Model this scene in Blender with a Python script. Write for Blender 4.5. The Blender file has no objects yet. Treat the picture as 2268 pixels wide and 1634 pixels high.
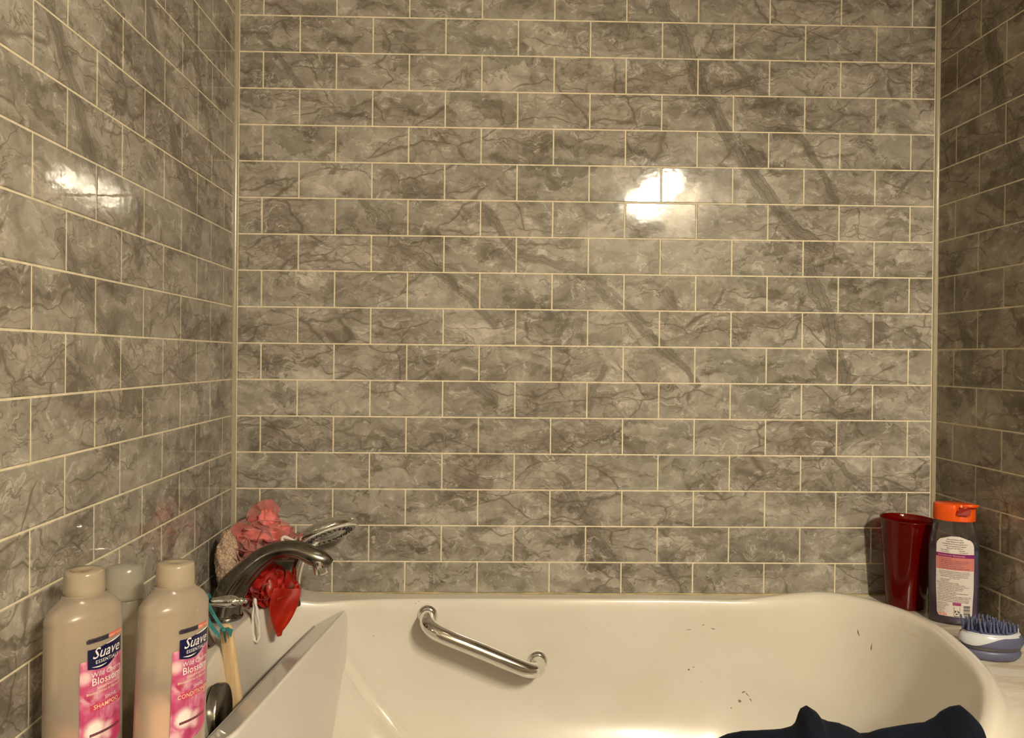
import bpy, bmesh, math, random
from mathutils import Vector, Matrix, noise
from mathutils.bvhtree import BVHTree
import numpy as np

random.seed(7)
PI = math.pi
S = bpy.context.scene
COL = S.collection

# ------------------------------------------------------------------ camera, world, exposure
cam_d = bpy.data.cameras.new('camera')
cam = bpy.data.objects.new('camera', cam_d)
COL.objects.link(cam)
S.camera = cam


def cam_rot(y, p, r):
    cy, sy, cp, sp, cr, sr = math.cos(y), math.sin(y), math.cos(p), math.sin(p), math.cos(r), math.sin(r)
    return np.array([[cy, -sy, 0], [sy, cy, 0], [0, 0, 1]]) @ np.array([[1, 0, 0], [0, cp, -sp], [0, sp, cp]]) @ \
        np.array([[cr, 0, sr], [0, 1, 0], [-sr, 0, cr]])


CR = cam_rot(-0.0203, -0.00488, -0.00973)
CPOS = Vector((0.45935, -1.6889, 0.43653))
m = Matrix.Identity(4)
for i in range(3):
    m[i][0] = CR[i, 0]; m[i][1] = CR[i, 2]; m[i][2] = -CR[i, 1]; m[i][3] = CPOS[i]
cam.matrix_world = m
cam_d.sensor_width = 36
cam_d.sensor_fit = 'HORIZONTAL'
cam_d.lens = 36 * 1755.717 / 2268
cam_d.shift_x = 40.0256 / 2268
cam_d.shift_y = -17.298 / 2268
cam_d.clip_start = 0.02

w = bpy.data.worlds.new('world'); S.world = w
w.use_nodes = True
w.node_tree.nodes['Background'].inputs[0].default_value = (1.0, 0.88, 0.72, 1)
w.node_tree.nodes['Background'].inputs[1].default_value = 0.05
S.view_settings.view_transform = 'Standard'
S.view_settings.look = 'None'
S.view_settings.gamma = 1
S.view_settings.use_curve_mapping = False
S.view_settings.exposure = 0.0
S.cycles.use_denoising = True
S.cycles.max_bounces = 7
S.cycles.diffuse_bounces = 2
S.cycles.glossy_bounces = 4
S.cycles.transparent_max_bounces = 14
S.cycles.adaptive_threshold = 0.05
S.cycles.adaptive_min_samples = 16
S.cycles.caustics_reflective = False
S.cycles.sample_clamp_indirect = 40

LAMP_W = 605.0        # emission of each vanity globe
FILL_W = 3.0         # ceiling light
LAMP_C = (1.0, 0.885, 0.655)
BULBS = [(1.32, -1.98, 1.27), (1.32, -2.22, 1.27), (1.32, -2.46, 1.27)]

XL, XR = -0.05934, 1.44673
HT = 0.07703      # half tile
RH = 0.0770       # row height
DECK = -0.068


# ------------------------------------------------------------------ material helpers
class NT:
    def __init__(s, name):
        s.m = bpy.data.materials.new(name); s.m.use_nodes = True
        s.t = s.m.node_tree; s.t.nodes.clear()
        s.out = s.t.nodes.new('ShaderNodeOutputMaterial')

    def n(s, typ, ins=None, **kw):
        x = s.t.nodes.new(typ)
        for k, v in kw.items(): setattr(x, k, v)
        for k, v in (ins or {}).items(): s.set(x.inputs[k], v)
        return x

    def set(s, sock, v):
        if isinstance(v, bpy.types.NodeSocket): s.t.links.new(v, sock)
        elif isinstance(v, (tuple, list)) and len(v) == 3 and sock.type == 'RGBA': sock.default_value = (*v, 1)
        else: sock.default_value = v

    def math(s, op, a, b=0.0, c=0.0, clamp=False):
        x = s.n('ShaderNodeMath', {0: a, 1: b, 2: c}, operation=op); x.use_clamp = clamp
        return x.outputs[0]

    def vmath(s, op, a, b=(0, 0, 0), scale=None):
        x = s.n('ShaderNodeVectorMath', {0: a, 1: b}, operation=op)
        if scale is not None: s.set(x.inputs['Scale'], scale)
        return x.outputs['Value'] if op in ('DOT_PRODUCT', 'LENGTH', 'DISTANCE') else x.outputs['Vector']

    def mix(s, f, a, b, blend='MIX'):
        x = s.n('ShaderNodeMix', data_type='RGBA', blend_type=blend)
        s.set(x.inputs[0], f); s.set(x.inputs[6], a); s.set(x.inputs[7], b)
        return x.outputs[2]

    def noise(s, vec, scale, detail=4, rough=0.55, dist=0.0, out='Fac'):
        x = s.n('ShaderNodeTexNoise', {'Vector': vec, 'Scale': scale, 'Detail': detail, 'Roughness': rough, 'Distortion': dist})
        return x.outputs[out]

    def ramp(s, f, stops, interp='LINEAR'):
        x = s.n('ShaderNodeValToRGB', {0: f}); r = x.color_ramp; r.interpolation = interp
        while len(r.elements) < len(stops): r.elements.new(0.5)
        for e, (p, c) in zip(r.elements, stops):
            e.position = p; e.color = (*c, 1) if len(c) == 3 else c
        return x.outputs[0]

    def maprange(s, v, a, b, c=0.0, d=1.0, smooth=True):
        x = s.n('ShaderNodeMapRange', {0: v, 1: a, 2: b, 3: c, 4: d}, interpolation_type='SMOOTHSTEP' if smooth else 'LINEAR')
        return x.outputs[0]

    def bsdf(s, **kw):
        x = s.n('ShaderNodeBsdfPrincipled')
        for k, v in kw.items(): s.set(x.inputs[k.replace('_', ' ')], v)
        return x

    def finish(s, shader):
        s.t.links.new(shader, s.out.inputs[0]); return s.m


def simple(name, col, rough=0.4, metal=0.0, grain=0.0, gscale=40, bump=0.0, **kw):
    t = NT(name)
    pos = t.n('ShaderNodeNewGeometry').outputs['Position']
    n = t.noise(pos, gscale, 4)
    c = t.mix(t.maprange(n, 0.3, 0.7), tuple(v * (1 - grain) for v in col), tuple(min(1, v * (1 + grain)) for v in col))
    b = t.bsdf(Base_Color=c, Roughness=rough, Metallic=metal, **kw)
    if bump:
        bp = t.n('ShaderNodeBump', {'Strength': bump, 'Distance': 0.002, 'Height': n})
        t.set(b.inputs['Normal'], bp.outputs[0])
    return t.finish(b.outputs[0])


def sheer(name, col, alpha, rough=0.3, trans=0.5, tcol=None, edge=0.0):
    """thin see-through plastic or mesh: diffuse + translucent + tinted transparency + gloss"""
    t = NT(name)
    d = t.n('ShaderNodeBsdfDiffuse', {'Color': col})
    tl = t.n('ShaderNodeBsdfTranslucent', {'Color': col})
    mx = t.n('ShaderNodeMixShader', {0: trans, 1: d.outputs[0], 2: tl.outputs[0]})
    tr = t.n('ShaderNodeBsdfTransparent', {'Color': tcol or col})
    lw = t.n('ShaderNodeLayerWeight', {'Blend': 0.35})
    a = t.math('ADD', alpha, t.math('MULTIPLY', lw.outputs['Facing'], edge), clamp=True)
    m2 = t.n('ShaderNodeMixShader', {0: a, 1: tr.outputs[0], 2: mx.outputs[0]})
    g = t.n('ShaderNodeBsdfGlossy', {'Color': (1, 1, 1), 'Roughness': rough})
    fr = t.n('ShaderNodeFresnel', {'IOR': 1.4})
    m3 = t.n('ShaderNodeMixShader', {0: fr.outputs[0], 1: m2.outputs[0], 2: g.outputs[0]})
    return t.finish(m3.outputs[0])


# group: soft mask around one straight vein piece, A to B
def seg_group():
    g = bpy.data.node_groups.new('vein_piece', 'ShaderNodeTree')
    for nm, ty in (('P', 'NodeSocketVector'), ('A', 'NodeSocketVector'), ('BA', 'NodeSocketVector'), ('InvLen2', 'NodeSocketFloat'), ('InvW', 'NodeSocketFloat')):
        g.interface.new_socket(nm, in_out='INPUT', socket_type=ty)
    g.interface.new_socket('Mask', in_out='OUTPUT', socket_type='NodeSocketFloat')
    gi = g.nodes.new('NodeGroupInput'); go = g.nodes.new('NodeGroupOutput')
    L = g.links.new

    def vm(op, a, b):
        x = g.nodes.new('ShaderNodeVectorMath'); x.operation = op
        L(a, x.inputs[0]); L(b, x.inputs[1]); return x

    def mm(op, a, b, clamp=False):
        x = g.nodes.new('ShaderNodeMath'); x.operation = op; x.use_clamp = clamp
        for i, v in enumerate((a, b)):
            if isinstance(v, float): x.inputs[i].default_value = v
            else: L(v, x.inputs[i])
        return x.outputs[0]
    pa = vm('SUBTRACT', gi.outputs['P'], gi.outputs['A'])
    dt = vm('DOT_PRODUCT', pa.outputs[0], gi.outputs['BA'])
    h = mm('MULTIPLY', dt.outputs['Value'], gi.outputs['InvLen2'], True)
    sc = g.nodes.new('ShaderNodeVectorMath'); sc.operation = 'SCALE'
    L(gi.outputs['BA'], sc.inputs[0]); L(h, sc.inputs['Scale'])
    d = vm('DISTANCE', pa.outputs[0], sc.outputs[0])
    q = mm('MULTIPLY', d.outputs['Value'], gi.outputs['InvW'])
    L(mm('SUBTRACT', 1.0, q, True), go.inputs[0])
    return g


SEG = seg_group()


def marble(name, segs, seed, r0=0.05, r1=0.10, spec=0.36, wall_shade=1.0):
    t = NT(name)
    pos = t.n('ShaderNodeNewGeometry').outputs['Position']
    sp = t.n('ShaderNodeSeparateXYZ', {0: pos})
    sgn = t.math('SUBTRACT', 1.0, t.math('MULTIPLY', t.math('GREATER_THAN', sp.outputs[0], 0.7), 2.0))
    u = t.math('ADD', sp.outputs[0], t.math('MULTIPLY', sp.outputs[1], sgn))
    P = t.n('ShaderNodeCombineXYZ', {0: u, 1: sp.outputs[2], 2: 0.0}).outputs[0]
    wob = t.noise(P, 14, 3, 0.6, out='Color')
    wv = t.vmath('SCALE', t.vmath('SUBTRACT', wob, (0.5, 0.5, 0.5)), scale=0.038)
    wv = t.vmath('MULTIPLY', wv, (1, 1, 0))
    Pd = t.vmath('ADD', P, wv)
    Q = t.vmath('ADD', P, t.vmath('SCALE', wv, scale=2.2))
    # slanting coordinates: the stone flows down to the right
    mp = t.n('ShaderNodeMapping', {'Vector': Q, 'Location': (seed, seed * 1.7, 0), 'Rotation': (0, 0, math.radians(52)), 'Scale': (1.0, 2.3, 1)})
    F = mp.outputs[0]
    n1 = t.noise(F, 5.0, 6, 0.62, 0.0)
    n2 = t.noise(Q, 34, 5, 0.68, 0.35)
    n3 = t.noise(F, 15, 4, 0.6, 0.5)
    jag = t.vmath('ADD', P, t.vmath('SCALE', t.vmath('SUBTRACT', t.noise(P, 26, 3, 0.7, out='Color'), (0.5, 0.5, 0.5)), scale=0.055))
    mj = t.n('ShaderNodeMapping', {'Vector': jag, 'Location': (seed, 0, 0), 'Rotation': (0, 0, math.radians(52)), 'Scale': (1.0, 1.9, 1)}).outputs[0]
    vp = t.n('ShaderNodeTexVoronoi', {'Vector': mj, 'Scale': 15.0}, feature='F1')
    vps = t.n('ShaderNodeSeparateColor', {0: vp.outputs['Color']})
    tone = t.math('ADD', t.math('MULTIPLY', n1, 0.50), t.math('MULTIPLY', n2, 0.36))
    tone = t.math('ADD', tone, t.math('MULTIPLY', vps.outputs[0], 0.14))
    base = t.ramp(tone, [(0.38, (0.155, 0.132, 0.102)), (0.45, (0.245, 0.217, 0.180)), (0.51, (0.325, 0.292, 0.250)), (0.60, (0.455, 0.412, 0.355)), (0.70, (0.66, 0.61, 0.54))])
    tint = t.noise(F, 3.1, 2)
    base = t.mix(t.maprange(tint, 0.52, 0.68, 0, 0.55), base, t.mix(0.5, base, (0.24, 0.245, 0.20)))
    base = t.mix(t.maprange(tint, 0.46, 0.34, 0, 0.5), base, t.mix(0.4, base, (0.42, 0.32, 0.275)))
    # light wisps
    wsp = t.math('ABSOLUTE', t.math('SUBTRACT', n3, 0.5))
    st2 = t.noise(t.n('ShaderNodeMapping', {'Vector': Q, 'Rotation': (0, 0, math.radians(62)), 'Scale': (9, 42, 1)}).outputs[0], 1.2, 4, 0.6)
    base = t.mix(t.maprange(st2, 0.42, 0.62, 0.0, 0.30), base, (0.50, 0.46, 0.405))
    base = t.mix(t.maprange(st2, 0.44, 0.30, 0.0, 0.30), base, (0.19, 0.165, 0.135))
    lm = t.math('MULTIPLY', t.maprange(wsp, 0.0, 0.028, 1, 0), t.maprange(n2, 0.48, 0.60))
    base = t.mix(t.math('MULTIPLY', lm, 0.6), base, (0.70, 0.66, 0.60))
    # hairline cracks
    jc = t.vmath('ADD', P, t.vmath('MULTIPLY', t.vmath('SUBTRACT', t.noise(P, 9, 3, 0.55, out='Color'), (0.5, 0.5, 0.5)), (0.085, 0.085, 0)))
    mc = t.n('ShaderNodeMapping', {'Vector': jc, 'Location': (seed, 0, 0), 'Rotation': (0, 0, math.radians(50)), 'Scale': (0.75, 1.9, 1)}).outputs[0]
    gate = t.math('SUBTRACT', 1.02, tint)
    vo = t.n('ShaderNodeTexVoronoi', {'Vector': mc, 'Scale': 8.0}, feature='DISTANCE_TO_EDGE')
    cm = t.math('MULTIPLY', t.maprange(vo.outputs['Distance'], 0.0, t.maprange(n3, 0.4, 0.6, 0.012, 0.045), 1, 0), t.maprange(gate, 0.46, 0.54))
    vo2 = t.n('ShaderNodeTexVoronoi', {'Vector': mc, 'Scale': 24.0}, feature='DISTANCE_TO_EDGE')
    cm2 = t.math('MULTIPLY', t.maprange(vo2.outputs['Distance'], 0.0, 0.065, 1, 0), t.maprange(gate, 0.52, 0.60))
    rv = t.math('ABSOLUTE', t.math('SUBTRACT', t.noise(F, 2.7, 5, 0.60, 0.0), 0.5))
    cm3 = t.maprange(rv, 0.0, 0.006, 1, 0)
    cr = t.math('MAXIMUM', t.math('MAXIMUM', t.math('MULTIPLY', cm, 0.70), t.math('MULTIPLY', cm2, 0.36)), t.math('MULTIPLY', cm3, 0.6))
    base = t.mix(cr, base, (0.125, 0.100, 0.076))
    # the broad veins
    mask = None
    jag2 = t.vmath('ADD', Pd, t.vmath('SCALE', t.vmath('SUBTRACT', t.noise(P, 60, 4, 0.7, out='Color'), (0.5, 0.5, 0.5)), scale=0.0065))
    for (ax, az, bx, bz, wd) in segs:
        g = t.n('ShaderNodeGroup'); g.node_tree = SEG
        t.set(g.inputs['P'], jag2)
        g.inputs['A'].default_value = (ax, az, 0)
        g.inputs['BA'].default_value = (bx - ax, bz - az, 0)
        g.inputs['InvLen2'].default_value = 1.0 / ((bx - ax) ** 2 + (bz - az) ** 2)
        g.inputs['InvW'].default_value = 1.0 / (wd * 1.9)
        mask = g.outputs[0] if mask is None else t.math('MAXIMUM', mask, g.outputs[0])
    if mask is not None:
        wn = t.noise(P, 48, 4, 0.6)
        ph = t.math('ADD', t.math('MULTIPLY', mask, 7.0), t.math('MULTIPLY', wn, 3.5))
        line = t.maprange(t.math('ABSOLUTE', t.math('SINE', ph)), 0.0, 0.42, 1, 0)
        body = t.math('MULTIPLY', t.maprange(mask, 0.08, 0.40), t.maprange(n1, 0.35, 0.6, 0.55, 1.0))
        base = t.mix(t.math('MULTIPLY', body, 0.66), base, (0.170, 0.150, 0.124))
        base = t.mix(t.math('MULTIPLY', t.math('MULTIPLY', line, t.maprange(mask, 0.0, 0.15)), 0.72), base, (0.095, 0.078, 0.058))
    # fly specks
    sv = t.n('ShaderNodeTexVoronoi', {'Vector': P, 'Scale': 16.0}, feature='F1')
    sc = t.n('ShaderNodeSeparateColor', {0: sv.outputs['Color']})
    speck = t.math('MULTIPLY', t.math('LESS_THAN', sv.outputs['Distance'], 0.028), t.math('GREATER_THAN', sc.outputs[0], 0.86))
    base = t.mix(t.math('MULTIPLY', speck, 0.8), base, (0.05, 0.03, 0.02))
    if wall_shade != 1.0: base = t.mix(1.0, base, (wall_shade, wall_shade * 0.95, wall_shade * 0.84), 'MULTIPLY')  # right wall's shade painted into the stone as a darker, warmer tint
    ro = t.maprange(tint, 0.3, 0.7, r0, r1)
    b = t.bsdf(Base_Color=base, Roughness=ro, Specular_IOR_Level=spec)
    bp = t.n('ShaderNodeBump', {'Strength': 0.35, 'Distance': 0.0005, 'Height': t.noise(P, 36, 2, 0.6)})
    t.set(b.inputs['Normal'], bp.outputs[0])
    return t.finish(b.outputs[0])


V_BACK = [(0.844, 1.203, 0.903, 1.098, 0.009), (0.903, 1.098, 0.938, 0.997, 0.009), (0.938, 0.997, 0.988, 0.916, 0.009), (0.988, 0.916, 1.037, 0.844, 0.009), (1.037, 0.844, 1.082, 0.787, 0.009), (1.082, 0.787, 1.146, 0.706, 0.009), (1.146, 0.706, 1.205, 0.668, 0.009), (0.976, 1.089, 1.104, 0.966, 0.005), (1.104, 0.966, 1.163, 0.89, 0.005), (1.163, 0.89, 1.223, 0.784, 0.005), (0.209, 0.77, 0.286, 0.675, 0.006), (0.286, 0.675, 0.363, 0.619, 0.006), (0.363, 0.619, 0.44, 0.562, 0.006), (0.44, 0.562, 0.494, 0.505, 0.006), (0.458, 0.764, 0.545, 0.659, 0.006), (0.545, 0.659, 0.681, 0.623, 0.006), (0.681, 0.623, 0.759, 0.546, 0.006), (0.759, 0.546, 0.857, 0.461, 0.006), (0.857, 0.461, 0.926, 0.384, 0.006), (0.536, 0.659, 0.7, 0.623, 0.0035), (0.7, 0.623, 0.827, 0.508, 0.0035), (0.637, 0.188, 0.696, 0.092, 0.006), (0.696, 0.092, 0.745, 0.015, 0.006), (0.745, 0.015, 0.789, -0.058, 0.006), (1.21, 0.241, 1.304, 0.154, 0.004), (1.167, 0.628, 1.217, 0.513, 0.01), (1.217, 0.513, 1.248, 0.387, 0.01), (-0.004, 1.111, 0.078, 1.007, 0.004), (0.731, 0.411, 0.693, 0.333, 0.005), (0.452, 0.38, 0.491, 0.351, 0.008)]
V_LEFT = [(-0.514, 0.981, -0.461, 0.904, 0.01), (-0.461, 0.904, -0.382, 0.787, 0.01), (-0.382, 0.787, -0.27, 0.674, 0.01), (-0.783, 0.861, -0.74, 0.801, 0.008), (-0.74, 0.801, -0.661, 0.671, 0.008), (-0.758, 0.582, -0.702, 0.52, 0.009), (-0.702, 0.52, -0.625, 0.464, 0.009), (-0.625, 0.464, -0.519, 0.363, 0.009), (-0.302, 1.077, -0.276, 0.964, 0.005), (-0.276, 0.964, -0.199, 0.835, 0.005)]
V_RIGHT = [(1.61, 1.088, 1.667, 0.862, 0.012), (1.667, 0.862, 1.716, 0.766, 0.012), (1.503, 0.626, 1.552, 0.474, 0.01), (1.552, 0.474, 1.568, 0.365, 0.01)]

M = {}
_tm = {}


def tile_mat(side, u, z):
    """one marble per patch of wall: the same stone everywhere, with only the veins that cross the patch"""
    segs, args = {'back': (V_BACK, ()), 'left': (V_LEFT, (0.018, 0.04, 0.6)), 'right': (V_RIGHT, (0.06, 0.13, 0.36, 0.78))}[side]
    cu, cz_ = math.floor(u / 0.30), math.floor(z / 0.30)
    near = [q for q in segs if max(q[0], q[2]) > cu * 0.30 - 0.14 and min(q[0], q[2]) < cu * 0.30 + 0.44
            and max(q[1], q[3]) > cz_ * 0.30 - 0.10 and min(q[1], q[3]) < cz_ * 0.30 + 0.40]
    key = (side, tuple(near))
    if key not in _tm: _tm[key] = marble('marble_tile_' + side, near, 3.1, *args)
    return _tm[key]


M['grout'] = simple('grout', (0.83, 0.73, 0.54), 0.75, grain=0.10, gscale=60)
M['trim'] = simple('corner_trim', (0.40, 0.35, 0.26), 0.22, grain=0.05)
M['caulk'] = simple('caulk', (0.46, 0.38, 0.20), 0.6, grain=0.25, gscale=25)
M['paint'] = simple('beige_paint', (0.38, 0.34, 0.29), 0.7, grain=0.03)
M['ceil'] = simple('ceiling_paint', (0.50, 0.46, 0.40), 0.8, grain=0.02)
M['floor'] = simple('floor_vinyl', (0.30, 0.23, 0.16), 0.45, grain=0.15, gscale=8)
M['chrome'] = simple('chrome', (0.78, 0.77, 0.74), 0.07, 1.0, grain=0.02)
M['nickel'] = simple('brushed_nickel', (0.26, 0.245, 0.215), 0.17, 1.0, grain=0.06, gscale=20)
M['dark_chrome'] = simple('tarnished_chrome', (0.30, 0.28, 0.25), 0.2, 1.0, grain=0.1)
M['white_plastic'] = simple('white_plastic', (0.80, 0.77, 0.70), 0.3)
M['grey_plastic'] = simple('grey_plastic', (0.40, 0.385, 0.36), 0.4)
M['black'] = simple('black_rubber', (0.02, 0.02, 0.02), 0.5)
M['porcelain'] = simple('white_glazed', (0.80, 0.745, 0.70), 0.07, grain=0.015, gscale=6)


def tub_mat():
    t = NT('tub_acrylic')
    pos = t.n('ShaderNodeNewGeometry').outputs['Position']
    n = t.noise(pos, 5, 5, 0.6)
    c = t.mix(t.maprange(n, 0.35, 0.7), (0.84, 0.785, 0.71), (0.79, 0.725, 0.63))
    n2 = t.noise(pos, 42, 5, 0.7, 1.0)
    c = t.mix(t.maprange(n2, 0.66, 0.80, 0, 0.35), c, (0.50, 0.36, 0.20))
    # yellowed streaks on the right deck
    sp = t.n('ShaderNodeSeparateXYZ', {0: pos})
    mp = t.n('ShaderNodeMapping', {'Vector': pos, 'Rotation': (0, 0, 0.6), 'Scale': (5, 26, 5)})
    st = t.noise(mp.outputs[0], 1.3, 5, 0.6, 1.2)
    up = t.math('MULTIPLY', t.maprange(sp.outputs[0], 1.20, 1.34), t.math('MULTIPLY', t.math('LESS_THAN', sp.outputs[2], -0.064), t.math('GREATER_THAN', sp.outputs[2], -0.0685)))
    c = t.mix(t.math('MULTIPLY', t.maprange(st, 0.46, 0.62), t.math('MULTIPLY', up, 0.55)), c, (0.55, 0.40, 0.22))
    b = t.bsdf(Base_Color=c, Roughness=0.26, Specular_IOR_Level=0.4, Coat_Weight=0.25, Coat_Roughness=0.1)
    return t.finish(b.outputs[0])


M['tub'] = tub_mat()
M['grime'] = simple('brown_grime', (0.26, 0.18, 0.10), 0.7, grain=0.5, gscale=300)


# ------------------------------------------------------------------ mesh helpers
def mk(name, verts, faces, mat, parent=None, smooth=True, world=True, kind=None, bevel=0.0, link=True):
    off = parent_off(parent) if (parent is not None and world) else Vector((0, 0, 0))
    me = bpy.data.meshes.new(name)
    me.from_pydata([tuple(Vector(v) - off) for v in verts], [], [tuple(f) for f in faces])
    me.materials.append(mat)
    if smooth: me.polygons.foreach_set('use_smooth', [True] * len(me.polygons))
    me.update()
    o = bpy.data.objects.new(name, me)
    if link: COL.objects.link(o)
    if parent is not None: o.parent = parent
    if kind: o['kind'] = kind
    if bevel:
        b = o.modifiers.new('bevel', 'BEVEL'); b.width = bevel; b.segments = 3; b.limit_method = 'ANGLE'
    return o


def parent_off(p):
    v = Vector((0, 0, 0))
    while p is not None:
        v += p.location; p = p.parent
    return v


def tag(o, label, cat, group=None):
    o['label'] = label; o['category'] = cat
    if group: o['group'] = group
    return o


def thing(name, label, cat, loc=(0, 0, 0), rot=(0, 0, 0), group=None):
    o = bpy.data.objects.new(name, None); COL.objects.link(o)
    o.empty_display_size = 0.02
    o.location = loc; o.rotation_euler = rot
    return tag(o, label, cat, group)


def box(x0, x1, y0, y1, z0, z1):
    v = [(x, y, z) for z in (z0, z1) for y in (y0, y1) for x in (x0, x1)]
    f = [(0, 2, 3, 1), (4, 5, 7, 6), (0, 1, 5, 4), (2, 6, 7, 3), (0, 4, 6, 2), (1, 3, 7, 5)]
    return v, f


def merge(*parts):
    V, F = [], []
    for v, f in parts:
        k = len(V); V += [tuple(p) for p in v]; F += [tuple(i + k for i in q) for q in f]
    return V, F


def lathe(prof, n=40, sx=1.0, sy=1.0, cap=True, c=(0, 0, 0)):
    """prof: list of (r, z)"""
    V, F = [], []
    for r, z in prof:
        for i in range(n):
            a = 2 * PI * i / n
            V.append((c[0] + r * sx * math.cos(a), c[1] + r * sy * math.sin(a), c[2] + z))
    for j in range(len(prof) - 1):
        for i in range(n):
            a, b = j * n + i, j * n + (i + 1) % n
            F.append((a, b, b + n, a + n))
    if cap:
        F.append(tuple(range(n))[::-1]); F.append(tuple(range((len(prof) - 1) * n, len(prof) * n)))
    return V, F


def catmull(pts, sub=6, closed=False):
    P = [Vector(p) for p in pts]; out = []; n = len(P)
    rng = range(n) if closed else range(n - 1)
    for i in rng:
        if closed: a, b, c, d = P[(i - 1) % n], P[i], P[(i + 1) % n], P[(i + 2) % n]
        else: a, b, c, d = P[max(i - 1, 0)], P[i], P[i + 1], P[min(i + 2, n - 1)]
        for k in range(sub):
            t = k / sub
            out.append(0.5 * ((2 * b) + (c - a) * t + (2 * a - 5 * b + 4 * c - d) * t * t + (3 * b - a - 3 * c + d) * t ** 3))
    if not closed: out.append(P[-1])
    return out


def tube(pts, rad, n=16, sec=None, up=(0, 1, 0), cap=True, closed=False):
    """sweep; rad: float or list of (ry, rn) or floats. up = reference vector; sec(a)-> radial factor"""
    P = [Vector(p) for p in pts]; V, F = [], []
    N = len(P)
    for i, p in enumerate(P):
        if closed: t = (P[(i + 1) % N] - P[(i - 1) % N])
        else: t = (P[min(i + 1, N - 1)] - P[max(i - 1, 0)])
        t.normalize()
        u = Vector(up); u = (u - t * u.dot(t))
        if u.length < 1e-4: u = Vector((1, 0, 0)); u = u - t * u.dot(t)
        u.normalize(); wv = t.cross(u)
        r = rad[i] if isinstance(rad, list) else rad
        ru, rw = r if isinstance(r, (list, tuple)) else (r, r)
        for k in range(n):
            a = 2 * PI * k / n
            s = sec(a) if sec else 1.0
            V.append(tuple(p + u * (ru * s * math.cos(a)) + wv * (rw * s * math.sin(a))))
    L = N if closed else N - 1
    for i in range(L):
        for k in range(n):
            a, b = i * n + k, i * n + (k + 1) % n
            c, d = ((i + 1) % N) * n + k, ((i + 1) % N) * n + (k + 1) % n
            F.append((a, b, d, c))
    if cap and not closed:
        F.append(tuple(range(n))[::-1]); F.append(tuple(range((N - 1) * n, N * n)))
    return V, F


def xform(vf, mat):
    return [tuple(mat @ Vector(v)) for v in vf[0]], vf[1]


def sphere(c, r, n=16, sz=1.0):
    prof = [(max(r * math.sin(PI * i / 10), r * 0.001), -r * sz * math.cos(PI * i / 10)) for i in range(11)]
    return lathe(prof, n, c=c)


def ss(a, b, x):
    t = max(0.0, min(1.0, (x - a) / (b - a))); return t * t * (3 - 2 * t)


_text_cache = {}


def text(body, size, shear=0.0, align='CENTER', bold=0.0, space=1.0):
    """mesh of flat lettering in XY, baseline 0"""
    key = (body, shear, align, bold, space)
    if key not in _text_cache:
        c = bpy.data.curves.new('t', 'FONT'); c.body = body; c.size = 1.0; c.shear = shear
        c.align_x = align; c.offset = bold; c.resolution_u = 2; c.space_character = space
        o = bpy.data.objects.new('t', c); COL.objects.link(o)
        dg = bpy.context.evaluated_depsgraph_get()
        me = bpy.data.meshes.new_from_object(o.evaluated_get(dg))
        _text_cache[key] = ([(v.co.x, v.co.y) for v in me.vertices], [tuple(p.vertices) for p in me.polygons])
        bpy.data.objects.remove(o); bpy.data.curves.remove(c); bpy.data.meshes.remove(me)
    v, f = _text_cache[key]
    return [(x * size, y * size) for x, y in v], f


def shift2(vf, dx, dy, sx=1.0):
    return [(x * sx + dx, y + dy) for x, y in vf[0]], vf[1]


# ------------------------------------------------------------------ setting: walls, tiles, trims
def struct(name, vf, mat, smooth=False, **kw):
    return mk(name, vf[0], vf[1], mat, smooth=smooth, kind='structure', **kw)


ZF, ZC, YF = -0.62, 1.86, -3.0
wall_back = struct('wall_back', box(XL - 0.12, XR + 0.12, 0.0009, 0.12, ZF, ZC), M['grout'])
wall_left = struct('wall_left', box(XL - 0.12, XL - 0.0009, -0.93, 0.0, ZF, ZC), M['grout'])
wall_right = struct('wall_right', box(XR + 0.0009, XR + 0.12, -0.93, 0.0, ZF, ZC), M['grout'])
struct('wall_left_room', box(XL - 0.12, XL - 0.004, YF, -0.93, ZF, ZC), M['paint'])
struct('wall_right_room', box(XR + 0.004, XR + 0.12, YF, -0.93, ZF, ZC), M['paint'])
struct('wall_rear', box(XL - 0.12, XR + 0.12, YF - 0.1, YF, ZF, ZC), M['paint'])
struct('floor', box(XL - 0.12, XR + 0.12, YF - 0.1, 0.12, ZF - 0.1, ZF), M['floor'])
struct('ceiling', box(XL - 0.12, XR + 0.12, YF - 0.1, 0.12, ZC, ZC + 0.1), M['ceil'])

GR = 0.0015     # half grout width
tile_cache = {}


def tile_mesh(wd, ht, mat, axis):
    """flat bevelled tile centred at 0 in its wall plane; axis 'y' faces -y, 'x+' faces +x, 'x-' faces -x"""
    key = (round(wd, 4), round(ht, 4), mat.name, axis)
    if key in tile_cache: return tile_cache[key]
    b, d = 0.0011, 0.0011
    a, h = wd / 2, ht / 2
    P = []
    for (s, t, q) in ((a, h, d + 0.004), (a, h, d * 0.5), (a - b, h - b, 0.0)):
        P += [(-s, -t, q), (s, -t, q), (s, t, q), (-s, t, q)]
    F = [(8, 9, 10, 11)]
    for r in (0, 4):
        for i in range(4): F.append((r + i, r + (i + 1) % 4, r + 4 + (i + 1) % 4, r + 4 + i))
    if axis == 'y': V = [(p[0], p[2], p[1]) for p in P]
    elif axis == 'x+': V = [(-p[2], p[0], p[1]) for p in P]
    else: V = [(p[2], -p[0], p[1]) for p in P]
    me = bpy.data.meshes.new('tile'); me.from_pydata(V, [], F); me.materials.append(mat); me.update()
    bm = bmesh.new(); bm.from_mesh(me); bmesh.ops.recalc_face_normals(bm, faces=bm.faces); bm.to_mesh(me); bm.free()
    tile_cache[key] = me
    return me


rt = random.Random(11)


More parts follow.
